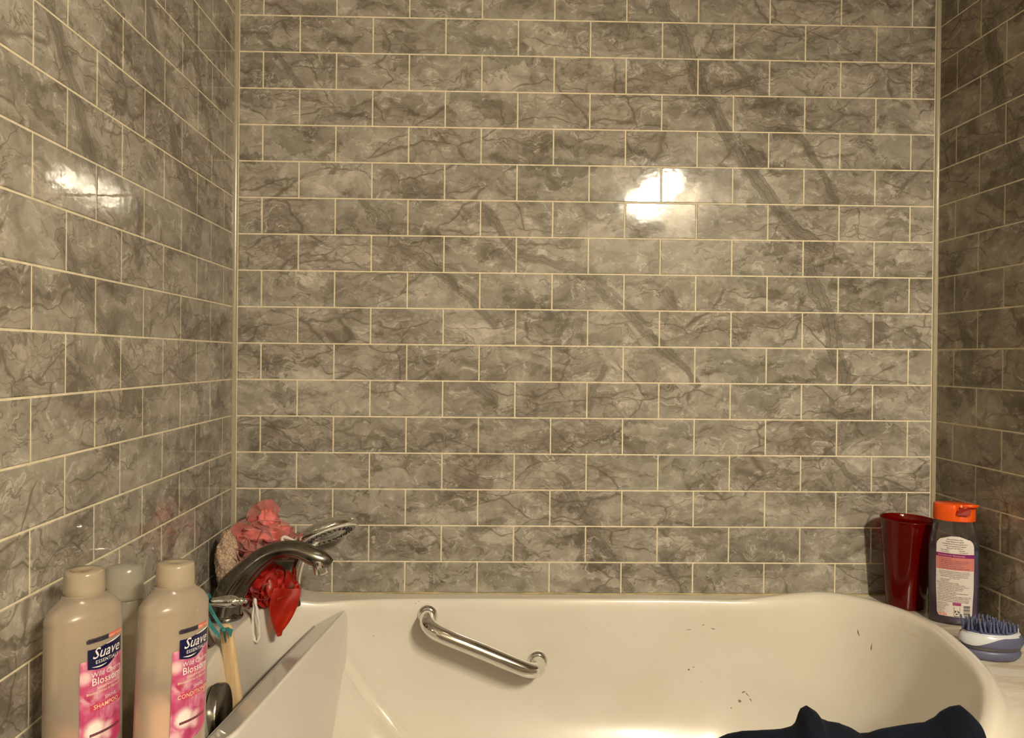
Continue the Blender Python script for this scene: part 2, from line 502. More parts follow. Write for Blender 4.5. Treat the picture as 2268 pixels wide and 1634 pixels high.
def add_tile(parent, u0, u1, z0, z1, mat, axis, fixed):
    me = tile_mesh(u1 - u0, z1 - z0, mat, axis)
    o = bpy.data.objects.new('tile', me); COL.objects.link(o); o.parent = parent
    uc, zc = (u0 + u1) / 2, (z0 + z1) / 2
    o.location = (uc, fixed, zc) if axis == 'y' else (fixed, uc, zc)
    tl = 0.0016
    o.rotation_euler = (rt.uniform(-tl, tl), 0, rt.uniform(-tl, tl)) if axis == 'y' else (0, rt.uniform(-tl, tl), rt.uniform(-tl, tl))


ROWS = range(-1, 21)
for r in ROWS:
    z0 = max(r * RH, -0.066) + GR; z1 = (r + 1) * RH - GR
    if r == -1: z0 = -0.0655
    par = (r + 1) % 2
    # back
    js = [k * HT for k in range(-2, 22) if k % 2 == par]
    e = [XL + 0.0085] + [j for j in js if XL + 0.02 < j < XR - 0.02] + [XR - 0.0085]
    for a, b in zip(e, e[1:]): add_tile(wall_back, a + GR, b - GR, z0, z1, tile_mat('back', (a + b) / 2, (z0 + z1) / 2), 'y', 0.0)
    # left and right: joints measured from the corner
    for wl, mat, ax, fx, of in ((wall_left, 'left', 'x+', XL, 0.06325), (wall_right, 'right', 'x-', XR, 0.06222)):
        ds = [of + k * HT for k in range(0, 13) if k % 2 == par]
        e = [0.0012] + [d for d in ds if d < 0.91] + [0.925]
        for a, b in zip(e, e[1:]):
            if b - a > 0.01: add_tile(wl, -(b - GR), -(a + GR), z0, z1, tile_mat(mat, (XL - (a + b) / 2) if mat == 'left' else XR + (a + b) / 2, (z0 + z1) / 2), ax, fx)


def quarter(name, x, sgn):
    pts = [(x, 0.0)]
    for i in range(7):
        a = i / 6 * PI / 2
        pts.append((x + sgn * 0.008 * math.cos(a), -0.008 * math.sin(a) * 0.55))
    n = len(pts); V = [(p[0], p[1], z) for z in (-0.07, 21 * RH) for p in pts]
    F = [(i, (i + 1) % n, n + (i + 1) % n, n + i) for i in range(n)] + [tuple(range(n))[::-1], tuple(range(n, 2 * n))]
    struct(name, (V, F), M['trim'], smooth=False)


quarter('trim_1', XL, 1)
quarter('trim_2', XR, -1)
struct('trim_3', tube([(x, -0.0012 - 0.0006 * math.sin(x * 37), -0.0668 + 0.0007 * math.sin(x * 23)) for x in np.linspace(XL + 0.004, XR - 0.004, 90)], (0.0022), 8, up=(0, 0, 1)), M['caulk'], smooth=True)
struct('trim_4', tube([(XR - 0.0012, y, -0.0668) for y in np.linspace(-0.004, -0.92, 40)], 0.0022, 8, up=(0, 0, 1)), M['caulk'], smooth=True)


# ------------------------------------------------------------------ bathtub
E_PTS = [(.036, -.19), (.050, -.125), (.085, -.085), (.14, -.066), (.24, -.045), (.4, -.038), (.7, -.036), (.9, -.038), (1.0, -.045), (1.06, -.053),
         (1.12, -.066), (1.18, -.088), (1.225, -.125), (1.256, -.175), (1.270, -.23), (1.2725, -.285), (1.2620, -.357), (1.244, -.433), (1.2215, -.495), (1.190, -.555), (1.135, -.635),
         (1.06, -.715), (.93, -.785), (.7, -.81), (.4, -.81), (.26, -.785), (.165, -.725), (.095, -.63), (.056, -.53), (.036, -.42), (.030, -.31)]
E = catmull([(x, y, 0) for x, y in E_PTS], 6, closed=True)
NE = len(E)


def deck_z(x): return DECK + 0.010 * (1 - ss(0.07, 0.15, x))


def rise(x): return 0.028 * ss(0.98, 1.20, x)


def tub_loops():
    loops = []
    nrm = []
    for i in range(NE):
        t = (E[(i + 1) % NE] - E[i - 1]); t.normalize()
        nn = Vector((t.y, -t.x, 0))
        c = Vector((0.62, -0.43, 0))
        if nn.dot(E[i] - c) < 0: nn = -nn
        nrm.append(nn)
    x0, x1, y0, y1 = XL + 0.0004, XR - 0.0004, -0.945, -0.0006
    cen = Vector((0.62, -0.43, 0))

    def rect(p):
        d = p - cen; k = 1e9
        if d.x > 1e-6: k = min(k, (x1 - cen.x) / d.x)
        if d.x < -1e-6: k = min(k, (x0 - cen.x) / d.x)
        if d.y > 1e-6: k = min(k, (y1 - cen.y) / d.y)
        if d.y < -1e-6: k = min(k, (y0 - cen.y) / d.y)
        return cen + d * k
    outer = [rect(p) for p in E]
    # snap the four nearest to the corners
    for cx in (x0, x1):
        for cy in (y0, y1):
            k = min(range(NE), key=lambda i: (outer[i] - Vector((cx, cy, 0))).length)
            outer[k] = Vector((cx, cy, 0))
    lowb = [Vector((p.x, p.y, ZF + 0.001)) for p in outer]
    loops.append(lowb)
    loops.append([Vector((p.x, p.y, deck_z(p.x) - 0.006 if p.y < -0.94 else deck_z(p.x))) for p in outer])
    loops.append([Vector((o.x, o.y, deck_z(o.x))) + (p - o).normalized() * 0.006 for o, p in zip(outer, E)])

    def ring(off, fr, dz=0.0):
        L = []
        for i in range(NE):
            p = E[i] + nrm[i] * off * (0.35 + 0.65 * ss(0.98, 1.2, E[i].x))
            o = outer[i]
            # stay inside the deck
            p.x = min(max(p.x, x0 + 0.002), x1 - 0.002); p.y = min(max(p.y, y0 + 0.004), y1 - 0.002)
            L.append(Vector((p.x, p.y, deck_z(p.x) + rise(E[i].x) * fr + dz)))
        return L
    loops.append(ring(0.046, 0.0))
    loops.append(ring(0.037, 0.12))
    loops.append(ring(0.033, 0.45))
    loops.append(ring(0.030, 0.78))
    loops.append(ring(0.024, 0.96))
    loops.append(ring(0.016, 1.0))
    loops.append(ring(0.008, 0.96, -0.0002))
    loops.append(ring(0.0035, 0.88, -0.001))
    loops.append(ring(0.0, 0.74, -0.004))
    # interior
    FLOOR = -0.43
    for j in range(1, 30):
        a = j / 29
        L = []
        for i in range(NE):
            p = E[i]
            zt = deck_z(p.x) + rise(p.x) * 0.74 - 0.004
            right = ss(0.95, 1.27, p.x); left = 1 - ss(0.03, 0.16, p.x)
            r = 0.20
            z1 = FLOOR + r
            kk = 0.045 + 0.32 * right + 0.10 * left
            if a < 0.5:
                b = a / 0.5
                z = zt + (z1 - zt) * b
                ins = 0.002 + kk * (zt - z)
                if right < 0.5: ins += 0.0025 * math.sin(min(1, b * 6) * PI / 2)
            else:
                th = (a - 0.5) / 0.5 * PI / 2
                z = z1 - r * math.sin(th)
                ins = 0.0045 + kk * (zt - z1) + r * (1 - math.cos(th))
            tgt = Vector((min(max(p.x, 0.34), 0.78), -0.43, 0))
            d = tgt - p; dist = d.length
            q = p + d * min(ins / dist, 0.97)
            L.append(Vector((q.x, q.y, z)))
        loops.append(L)
    for k in (0.6, 0.25):
        prev = loops[-1]
        L = []
        for i in range(NE):
            tgt = Vector((min(max(E[i].x, 0.34), 0.78), -0.43, FLOOR))
            q = tgt + (Vector((prev[i].x, prev[i].y, FLOOR)) - tgt) * k
            L.append(q)
        loops.append(L)
    return loops


tl = tub_loops()
tv = [tuple(v) for L in tl for v in L]
tf = []
for j in range(len(tl) - 1):
    for i in range(NE):
        a, b = j * NE + i, j * NE + (i + 1) % NE
        tf.append((a, b, b + NE, a + NE))
tf.append(tuple(range((len(tl) - 1) * NE, len(tl) * NE)))
tub = thing('bathtub', 'cream white moulded bathtub with a raised curved lip at the right end', 'bathtub', (0.62, -0.43, ZF))
shell = mk('shell', tv, tf, M['tub'], tub)
bm = bmesh.new(); bm.from_mesh(shell.data); bmesh.ops.recalc_face_normals(bm, faces=bm.faces)
bmesh.ops.remove_doubles(bm, verts=bm.verts, dist=1e-6); bm.to_mesh(shell.data); bm.free()
for p in shell.data.polygons: p.use_smooth = True
shell.data.set_sharp_from_angle(angle=math.radians(55))
TB = BVHTree.FromPolygons(tv, tf)


def hit(p, d):
    r = TB.ray_cast(Vector(p), Vector(d).normalized())
    return (r[0], r[1]) if r[0] is not None else (None, None)


# grime marks on the inside of the tub (each hugs the surface)
rs = random.Random(3)


def stain(pt, d, w_, h_, rot_, n=9):
    h0, nn = hit(pt, d)
    if h0 is None: return
    if nn.dot(Vector(d)) > 0: nn = -nn
    ux = Vector((1, 0, 0)); ux = (ux - nn * ux.dot(nn)).normalized(); uy = nn.cross(ux)
    V = [h0 + nn * 0.0006]
    for k in range(n):
        a = 2 * PI * k / n; rr = rs.uniform(0.55, 1.1)
        x = w_ * math.cos(a) * rr; y = h_ * math.sin(a) * rr
        xx = x * math.cos(rot_) - y * math.sin(rot_); yy = x * math.sin(rot_) + y * math.cos(rot_)
        V.append(h0 + nn * 0.0004 + ux * xx + uy * yy)
    mk('stain', V, [(0, k + 1, (k + 1) % n + 1) for k in range(n)], M['grime'], tub)


for (x, z, w_, h_, ro) in [(.935, -.118, .004, .0012, .3), (.955, -.125, .005, .001, -.2), (.905, -.128, .005, .0009, .2),
                           (1.015, -.250, .0045, .0015, .5), (1.022, -.254, .0055, .0014, -.8), (1.007, -.268, .0035, .003, 0), (1.028, -.264, .004, .0012, -1.0), (.99, -.283, .0018, .0015, 0),
                           (1.215, -.100, .0014, .0075, .1), (1.226, -.118, .0016, .0085, -.5), (1.27, -.30, .0022, .006, 0), (.905, -.21, .0022, .0022, 0), (.915, -.205, .003, .001, 0),
                           (.335, -.076, .003, .0006, -.6), (.341, -.072, .003, .0006, .5), (.25, -.14, .0009, .0022, .3), (.69, -.125, .0008, .001, 0), (.61, -.19, .001, .0014, 0), (.93, -.235, .0008, .001, 0)]:
    stain((x, -0.4, z), (0, 1, 0), w_, h_, ro)

# moulded ledge at the foot end: curves down from the slab, meeting the back wall in a fillet
lsz = catmull([(-0.060, 0, -.120), (-0.025, 0, -.165), (0.0, 0, -.206), (0.035, 0, -.262), (0.07, 0, -.303), (0.11, 0, -.342), (0.15, 0, -.372), (0.20, 0, -.397), (0.27, 0, -.418), (0.36, 0, -.434)], 4)
LV_, LFc = [], []
ncol = 0
for c in lsz:
    x0_ = 0.197 + c.x
    h0, _ = hit((x0_ + 0.0, -0.40, c.z + 0.012), (0, 1, 0)); yb = (h0.y if h0 is not None else -0.1)
    h1, _ = hit((x0_ + 0.0, -0.40, c.z + 0.012), (0, -1, 0)); yf = (h1.y if h1 is not None else -0.78)
    col_ = []
    R_ = 0.022
    for k in range(9):
        th = k / 8 * PI / 2
        y = yb + 0.001 - R_ * (1 - math.cos(th)) ; up_ = R_ * (1 - math.sin(th))
        col_.append((y, up_))
    for k in range(1, 10):
        col_.append((col_[8][0] - 0.16 * k / 9, -0.30 * k / 9))
    for (y, up_) in col_:
        LV_.append((x0_ - 0.116 * (y + 0.07) + max(up_, 0) * 0.80, y, c.z + (up_ * 0.60 if up_ > 0 else up_)))
    ncol = len(col_)
for i in range(len(lsz) - 1):
    for k in range(ncol - 1):
        a = i * ncol + k; LFc.append((a, a + 1, a + ncol + 1, a + ncol))
mk('foot_ledge', LV_, LFc, M['tub'], tub)

# jet fitting low on the back wall, partly behind the garment
h0, n0 = hit((1.215, -0.45, -0.30), (0, 1, 0))
if h0 is not None:
    if n0.y > 0: n0 = -n0
    jm = Matrix.Translation(h0) @ n0.to_track_quat('Z', 'Y').to_matrix().to_4x4()
    mk('jet', *xform(lathe([(0.016, -0.004), (0.0165, 0.002), (0.013, 0.006), (0.008, 0.0065), (0.007, 0.003)], 24), jm), M['chrome'], tub)

# overflow cover: a chrome cylinder on the foot wall
wall_h, wn = hit((0.09, -0.459, -0.117), (-1, 0, 0))
ox = wall_h.x if wall_h is not None else 0.05
om = Matrix.Translation((ox + 0.0005, -0.459, -0.117)) @ Matrix.Rotation(math.radians(90 - 3), 4, 'Y')
ov = mk('overflow_cover', *xform(lathe([(0.040, -0.004), (0.0415, 0.0), (0.0415, 0.0015), (0.0385, 0.002), (0.0385, 0.004), (0.0435, 0.004), (0.044, 0.006), (0.0438, 0.0165), (0.0425, 0.0185), (0.041, 0.019)], 56), om), M['dark_chrome'], tub)
ov.data.set_sharp_from_angle(angle=math.radians(35))

# ------------------------------------------------------------------ grab bar
gb = thing('grab_bar', 'slanting chrome grab bar on the inside back wall of the bathtub', 'grab bar', (0.475, -0.055, -0.145))
gp = [(.3605, -.047, -.099), (.3612, -.075, -.0995), (.3650, -.098, -.102), (.3790, -.1135, -.109), (.405, -.1185, -.1195), (.475, -.1185, -.1475), (.540, -.1185, -.1745), (.566, -.1145, -.185), (.5825, -.100, -.1905), (.5885, -.078, -.1925), (.5895, -.047, -.193)]
mk('bar', *tube(catmull(gp, 6), 0.0152, 32, up=(0, 0, 1)), M['chrome'], gb)
for (fx, fz) in ((.3605, -.099), (.5895, -.193)):
    h0, n0 = hit((fx, -0.3, fz), (0, 1, 0))
    mm_ = Matrix.Translation(h0) @ Matrix.Rotation(math.radians(90), 4, 'X')
    fl = mk('flange', *xform(lathe([(0.0205, -0.004), (0.0208, 0.002), (0.0198, 0.005), (0.0185, 0.0058), (0.0182, 0.009), (0.0155, 0.010)], 40), mm_), M['chrome'], gb)
    mk('gasket', *xform(lathe([(0.0214, -0.004), (0.0218, 0.0), (0.0210, 0.0012)], 40), mm_), M['white_plastic'], fl, world=True)

# ------------------------------------------------------------------ slab standing across the foot of the tub
d_ = Vector((-0.115, -0.993, 0)).normalized(); n_ = Vector((d_.y, -d_.x, 0))  # n_ points to the left (foot) side
if n_.x > 0: n_ = -n_
R0 = Vector((0.1945, -0.078, 0))      # rear end of the right face
LEN, TH = 0.545, 0.061


def slab_outline(rear_shift):
    out = []
    for c, r, a0 in (((-0.004 + rear_shift, 0.006), 0.006, 180), ((LEN - 0.034, 0.034), 0.034, 270), ((LEN - 0.010, TH - 0.010), 0.010, 0), ((-0.008 + rear_shift, TH - 0.012), 0.012, 90)):
        for k in range(7):
            a = math.radians(a0 + 90 * k / 6)
            out.append((c[0] + r * math.cos(a), c[1] + r * math.sin(a)))
    return out


levels = [(-.0790, -.0075), (-.0790, -.0065), (-.0795, -.0035), (-.0815, -.0010), (-.0850, 0.0), (-.0860, 0.0), (-.11, 0), (-.15, 0), (-.20, 0), (-.25, 0), (-.30, 0), (-.34, 0)]
SV, nl = [], 28
for z, ins in levels:
    h0, _ = hit((R0.x + 0.03, -0.35, z), (0, 1, 0))
    wy = (h0.y if h0 is not None else -0.06)
    rs_ = (R0.y - (wy - 0.003)) if z < -0.1 else 0.0
    rs_ = max(min(-((wy - 0.004) - R0.y), 0.06), -0.03) if z < -0.1 else 0.0
    for (s_, t_) in slab_outline(rs_):
        cs, ct = LEN / 2, TH / 2
        k1 = 1 + ins / cs; k2 = 1 + ins / ct
        s2 = cs + (s_ - cs) * k1; t2 = ct + (t_ - ct) * k2
        q = R0 + d_ * s2 + n_ * t2
        SV.append((q.x, q.y, z - (0.032 * t2 / TH if z > -0.1 else 0.0)))
SF = []
for j in range(len(levels) - 1):
    for i in range(nl):
        a, b = j * nl + i, j * nl + (i + 1) % nl
        SF.append((a, b, b + nl, a + nl))
SF.append(tuple(range(nl))); SF.append(tuple(range((len(levels) - 1) * nl, len(levels) * nl))[::-1])
slab = mk('porcelain_slab', SV, SF, M['porcelain'])
bm = bmesh.new(); bm.from_mesh(slab.data); bmesh.ops.recalc_face_normals(bm, faces=bm.faces); bm.to_mesh(slab.data); bm.free()
slab.data.set_sharp_from_angle(angle=math.radians(60))
tag(slab, 'glossy white slab standing on edge across the foot end of the bathtub', 'slab')

# ------------------------------------------------------------------ tub faucet (spout + lever handle)
ZD = deck_z(0.0)
fa = thing('tub_faucet', 'tarnished chrome arched tub faucet with a lever handle on the corner deck', 'faucet', (0.0, -0.19, ZD))
sp_c = [(-.011, -.050), (-.009, -.035), (-.003, -.016), (.008, .004), (.027, .027), (.0545, .053), (.087, .0705), (.122, .0725), (.152, .0610), (.174, .0500), (.186, .0430)]
sp_r = [(.030, .030), (.0285, .0285), (.0270, .0270), (.0255, .026), (.0225, .025), (.0185, .021), (.0150, .0185), (.0155, .0165), (.0170, .0155), (.0155, .0110), (.0110, .0035)]
ctr = catmull([(x, -0.19 - 0.12 * max(0, x) ** 1.0 * 0.3, z) for x, z in sp_c], 5)
rr = catmull([(a, b, 0) for a, b in sp_r], 5)


def spsec(a):
    # slightly squared with a shallow fluting line along the near flank
    s = 1.0 + 0.05 * math.cos(4 * a)
    for q in (PI * 1.06, PI * 1.30):
        dlt = abs((a - q + PI) % (2 * PI) - PI)
        s -= 0.085 * math.exp(-(dlt / 0.13) ** 2)
    return s


mk('spout', *tube(ctr, [(v.y, v.x) for v in rr], 48, sec=spsec, up=(0, 1, 0)), M['nickel'], fa)
mk('base_ring', *lathe([(0.0325, 0), (0.0335, 0.002), (0.0335, 0.005), (0.0315, 0.0075), (0.0295, 0.009), (0.028, 0.012)], 48, c=(-.0115, -.19, ZD)), M['nickel'], fa)
ae = Matrix.Translation((.1650, -.1965, .051)) @ Matrix.Rotation(math.radians(166), 4, 'Y')
mk('aerator', *xform(lathe([(0.0128, -0.004), (0.0135, 0.0), (0.0138, 0.021), (0.0128, 0.024), (0.0105, 0.0245), (0.010, 0.021)], 32), ae), M['chrome'], fa)
# near lever handle
hx, hy = -.014, -.335
mk('handle_base', *lathe([(0.0300, 0), (0.0310, 0.0015), (0.0310, 0.004), (0.0285, 0.008), (0.0235, 0.016), (0.0185, 0.030), (0.0150, 0.046), (0.0125, 0.058), (0.0120, 0.064), (0.0095, 0.068)], 44, c=(hx, hy, ZD)), M['nickel'], fa)
lev = [(-.0155, .0016), (-.0125, .0040), (-.0090, .0044), (-.0062, .0024), (-.0040, .0030), (.004, .0050), (.018, .0075), (.034, .0098), (.044, .0104), (.0515, .0092), (.0565, .0062), (.0585, .0048), (.0605, .0062), (.0625, .0062), (.0645, .0042), (.0662, .0036), (.0685, .0046), (.0705, .0040), (.0718, .0012)]
hm = Matrix.Translation((0, hy, .0165)) @ Matrix.Rotation(math.radians(90 - 1.5), 4, 'Y')
mk('lever', *xform(lathe([(r, x) for x, r in lev], 28), hm), M['chrome'], fa)

# ------------------------------------------------------------------ hand shower
hs = thing('hand_shower', 'chrome hand shower with a white spray face tilted behind the faucet', 'shower head', (.100, -.115, ZD))
hp = catmull([(.1000, -.115, ZD + .012), (.1020, -.115, -.020), (.1065, -.115, .012), (.1150, -.116, .038), (.1290, -.118, .062), (.1440, -.120, .078)], 6)
mk('handle', *tube(hp, [0.0095 + 0.0030 * i / len(hp) for i in range(len(hp))], 24), M['chrome'], hs)
mk('holder', *lathe([(0.013, 0), (0.0135, 0.003), (0.012, 0.010), (0.0115, 0.022), (0.0115, 0.026)], 28, c=(.100, -.115, ZD)), M['black'], hs)
hn = Vector((0.36, -0.335, -0.87)).normalized()
hc = Vector((.1670, -.120, .0885))
hM = Matrix.Translation(hc) @ hn.to_track_quat('Z', 'Y').to_matrix().to_4x4() @ Matrix.Scale(1.10, 4)
mk('head', *xform(lathe([(0.010, -0.020), (0.026, -0.018), (0.045, -0.013), (0.0545, -0.006), (0.0570, 0.000), (0.0560, 0.0050), (0.0535, 0.0065)], 48), hM), M['chrome'], hs)
mk('rim', *xform(lathe([(0.0535, 0.004), (0.0535, 0.0075), (0.0500, 0.0085), (0.0480, 0.0070)], 48), hM), M['white_plastic'], hs)
face = mk('spray_face', *xform(lathe([(0.0485, 0.002), (0.0485, 0.0074), (0.030, 0.0078), (0.0295, 0.0066), (0.018, 0.0066), (0.0175, 0.0085), (0.001, 0.0090)], 40), hM), M['grey_plastic'], hs)
for k in range(24):
    a = 2 * PI * k / 24
    for q, r in enumerate((0.0335, 0.0375, 0.0415)):
        p = (r * math.cos(a + 0.05 * q), r * math.sin(a + 0.05 * q), 0.0072)
        mk('nozzle', *xform(lathe([(0.0014, 0), (0.0014, 0.0022), (0.0008, 0.0026)], 6, c=p), hM), M['black'], face)


# ------------------------------------------------------------------ bath poufs
def ruffles(c, rad, n, seed, amp=0.22, r0=0.62, spread=0.9, fl=None):
    rg = random.Random(seed); V, F = [], []
    c = Vector(c)
    for i in range(n):
        d = Vector((rg.gauss(0, 1), rg.gauss(0, 1), rg.gauss(0, 1))).normalized()
        if fl: d = fl(d, rg)
        t = d.orthogonal().normalized(); t = (Matrix.Rotation(rg.uniform(0, 2 * PI), 3, d) @ t)
        b = d.cross(t)
        L = rg.uniform(0.7, 1.1) * spread; ph = rg.uniform(0, 6.28); fr = rg.choice((0.5, 0.75, 1, 1.25))
        NU, NV = 26, 5
        k0 = len(V)
        bend = rg.uniform(-0.35, 0.35)
        for a in range(NU + 1):
            u = -1 + 2 * a / NU
            for q in range(NV):
                v = q / (NV - 1)
                rr_ = r0 + (1.02 - r0) * v - 0.18 * u * u + 0.03 * math.sin(7 * u + ph)
                wv = amp * (v ** 1.3) * math.sin(fr * PI * u + ph) + bend * (u * u) * 0.4 + 0.05 * v * v * math.sin(7 * u + ph * 2)
                dirv = (d * 1.0 + t * (u * L) + b * wv).normalized()
                curl = 1 - 0.06 * (v > 0.9)
                p = Vector((dirv.x * rad[0], dirv.y * rad[1], dirv.z * rad[2])) * rr_ * curl
                V.append(tuple(c + p))
        for a in range(NU):
            for q in range(NV - 1):
                i0 = k0 + a * NV + q
                F.append((i0, i0 + 1, i0 + NV + 1, i0 + NV))
    return V, F


def hems(vf, nu=26, nv=5, r=0.0006, every=1):
    """thin folded hem along the free edge of each ruffle"""
    V, F = [], []
    per = (nu + 1) * nv
    for k in range(0, len(vf[0]) // per, every):
        pts = [vf[0][k * per + a * nv + nv - 1] for a in range(nu + 1)]
        tv_, tf_ = tube(pts, r, 4, cap=False)
        o = len(V); V += tv_; F += [tuple(i + o for i in f) for f in tf_]
    return V, F


def rope(pts, r, n=8, turns=3, closed=True):
    P = [Vector(p) for p in pts]; N = len(P); V, F = [], []
    for i in range(N):
        t = (P[(i + 1) % N] - P[(i - 1) % N]).normalized()
        u = Vector((0, 1, 0)); u = (u - t * u.dot(t)).normalized(); b = t.cross(u)
        for k in range(n):
            a = 2 * PI * k / n
            s = r * (1 + 0.28 * math.cos(2 * a + i * 0.9))
            V.append(tuple(P[i] + u * s * math.cos(a) + b * s * math.sin(a)))
    for i in range(N if closed else N - 1):
        for k in range(n):
            a, b_ = i * n + k, i * n + (k + 1) % n
            c, d = ((i + 1) % N) * n + k, ((i + 1) % N) * n + (k + 1) % n
            F.append((a, b_, d, c))
    return V, F


def bumpy(c, rad, amp, fr, seed, nu=70, nv=50, drop=None):
    V, F = [], []
    for j in range(nv + 1):
        th = PI * j / nv
        for i in range(nu):
            ph = 2 * PI * i / nu
            d = Vector((math.sin(th) * math.cos(ph), math.sin(th) * math.sin(ph), math.cos(th)))
            nz = noise.noise(d * fr + Vector((seed, 0, 0))) + 0.5 * noise.noise(d * fr * 2.1 + Vector((0, seed, 0)))
            big = noise.noise(d * 2.2 + Vector((seed, seed, 0)))
            s = 1 + amp * nz + 0.16 * big
            V.append((c[0] + d.x * rad[0] * s, c[1] + d.y * rad[1] * s, c[2] + d.z * rad[2] * s))
    for j in range(nv):
        for i in range(nu):
            a, b = j * nu + i, j * nu + (i + 1) % nu
            F.append((a, b, b + nu, a + nu))
    return V, F


M['pink_core'] = simple('pink_core_mesh', (0.78, 0.20, 0.19), 0.7, grain=0.15, gscale=60)
M['red_core'] = simple('red_core_mesh', (0.42, 0.010, 0.006), 0.7, grain=0.2, gscale=60)
M['pink'] = sheer('pink_mesh', (0.98, 0.42, 0.39), 0.60, 0.35, 0.5, tcol=(0.98, 0.66, 0.62), edge=0.2)
M['pink_edge'] = sheer('pink_hem', (0.95, 0.45, 0.43), 0.75, 0.35, 0.4)
M['red'] = sheer('red_mesh', (0.80, 0.030, 0.012), 0.66, 0.35, 0.45, tcol=(0.85, 0.10, 0.05), edge=0.25)
M['red_edge'] = sheer('red_hem', (0.80, 0.06, 0.03), 0.8, 0.35, 0.4)
M['cord'] = simple('white_cord', (0.80, 0.76, 0.72), 0.8, grain=0.08, gscale=400)
M['pink_cord'] = simple('pinkish_white_cord', (0.82, 0.70, 0.66), 0.8, grain=0.08, gscale=400)

rp = thing('bath_pouf', 'bright red mesh bath pouf hanging over the tub corner under the faucet', 'bath pouf', (.060, -.125, ZD))


def flr(d, rg): return d
rf = merge(ruffles((.040, -.122, -.014), (.052, .044, .048), 24, 5, amp=.30, spread=1.2, r0=.45),
           ruffles((.082, -.140, -.026), (.038, .032, .048), 16, 6, amp=.30, spread=1.2, r0=.45),
           ruffles((.022, -.130, -.030), (.036, .036, .034), 10, 8, amp=.30, spread=1.2, r0=.45))
mk('ruffles', *rf, M['red'], rp)
mk('hems', *hems(rf, r=0.0006), M['red_edge'], rp)
mk('core', *merge(bumpy((.044, -.118, -.018), (.036, .030, .032), .35, 3, 2, 40, 30), bumpy((.082, -.132, -.030), (.022, .020, .032), .35, 3, 6, 30, 24)), M['red_core'], rp)
# loose lobe that droops over the rim
lob = []
NU, NV = 22, 14
for a in range(NU + 1):
    u = a / NU
    for q in range(NV + 1):
        v = q / NV
        wd = 0.036 * math.sin(PI * min(1, 0.36 + v * 0.60)) ** 0.75
        x = .096 - 0.010 * v + wd * (u - 0.5) * 2 * 0.75
        z = -0.012 - 0.078 * v + 0.010 * math.cos((u - 0.5) * PI) * 0 - 0.012 * math.cos((u - 0.45) * PI) * v
        y = -.158 - 0.014 * math.sin(v * PI * 0.8) + 0.006 * math.sin(u * 7 + v * 4) * (0.3 + v)
        lob.append((x, y, z))
lf = [(a * (NV + 1) + q, a * (NV + 1) + q + 1, (a + 1) * (NV + 1) + q + 1, (a + 1) * (NV + 1) + q) for a in range(NU) for q in range(NV)]
lo = mk('drooping_lobe', lob, lf, M['red'], rp)
he = [lob[0 * (NV + 1) + q] for q in range(NV + 1)] + [lob[a * (NV + 1) + NV] for a in range(1, NU)] + [lob[NU * (NV + 1) + q] for q in range(NV, -1, -1)]
mk('hem', *tube(he, 0.0008, 6), M['red_edge'], lo)
loop = []
for k in range(64):
    a = 2 * PI * k / 64
    z = -.061 + .040 * math.cos(a)
    wd = .0098 * (0.18 + 0.82 * ((math.cos(a) * -0.5 + 0.5) ** 0.8))
    loop.append((.0475 + wd * math.sin(a) - .002 * math.cos(a), -.196 - .003 * math.sin(a), z))
mk('hanging_cord', *rope(loop, 0.0027), M['cord'], rp)

pp = thing('bath_pouf', 'pale pink mesh bath pouf piled on top of the red one in the corner', 'bath pouf', (.040, -.100, .03))
pf = merge(ruffles((.030, -.104, .074), (.074, .055, .040), 26, 12, amp=0.30, spread=1.25, r0=.45),
           ruffles((.034, -.088, .112), (.036, .032, .036), 12, 13, amp=0.28, spread=1.2, r0=.45),
           ruffles((.068, -.110, .062), (.048, .045, .032), 12, 14, amp=0.30, spread=1.2, r0=.45),
           ruffles((-.004, -.140, .046), (.042, .034, .032), 12, 15, amp=0.30, spread=1.2, r0=.45))
mk('ruffles', *pf, M['pink'], pp)
mk('hems', *hems(pf, r=0.0007), M['pink_edge'], pp)
mk('core', *merge(bumpy((.036, -.098, .074), (.050, .040, .028), .35, 3, 2, 40, 30), bumpy((.040, -.090, .104), (.022, .020, .022), .35, 3, 8, 30, 24)), M['pink_core'], pp)
tg = [(.0985 + .0125 * math.cos(a) - .0, -.160 + .003 * math.sin(a), .0790 + .0058 * math.sin(a) - .0050 * math.cos(a)) for a in np.linspace(0, 2 * PI, 30, endpoint=False)]
mk('hanging_cord', *rope(tg, 0.0030), M['pink_cord'], pp)

# beige scrubber with black backing, wedged at the wall
M['terry'] = simple('beige_terry', (0.50, 0.36, 0.27), 0.95, grain=0.35, gscale=260, bump=0.6)
M['navyblack'] = simple('black_fabric', (0.006, 0.006, 0.009), 0.9)
sc_ = thing('bath_scrubber', 'beige looped terry bath scrubber with a black back, wedged by the left wall', 'scrubber', (-.025, -.14, ZD))


mk('terry_face', *bumpy((-.019, -.158, .040), (.021, .022, .055), 0.12, 15, 3, 110, 80), M['terry'], sc_)
mk('backing', *bumpy((-.027, -.130, .012), (.024, .028, .068), 0.03, 3, 5), M['navyblack'], sc_)

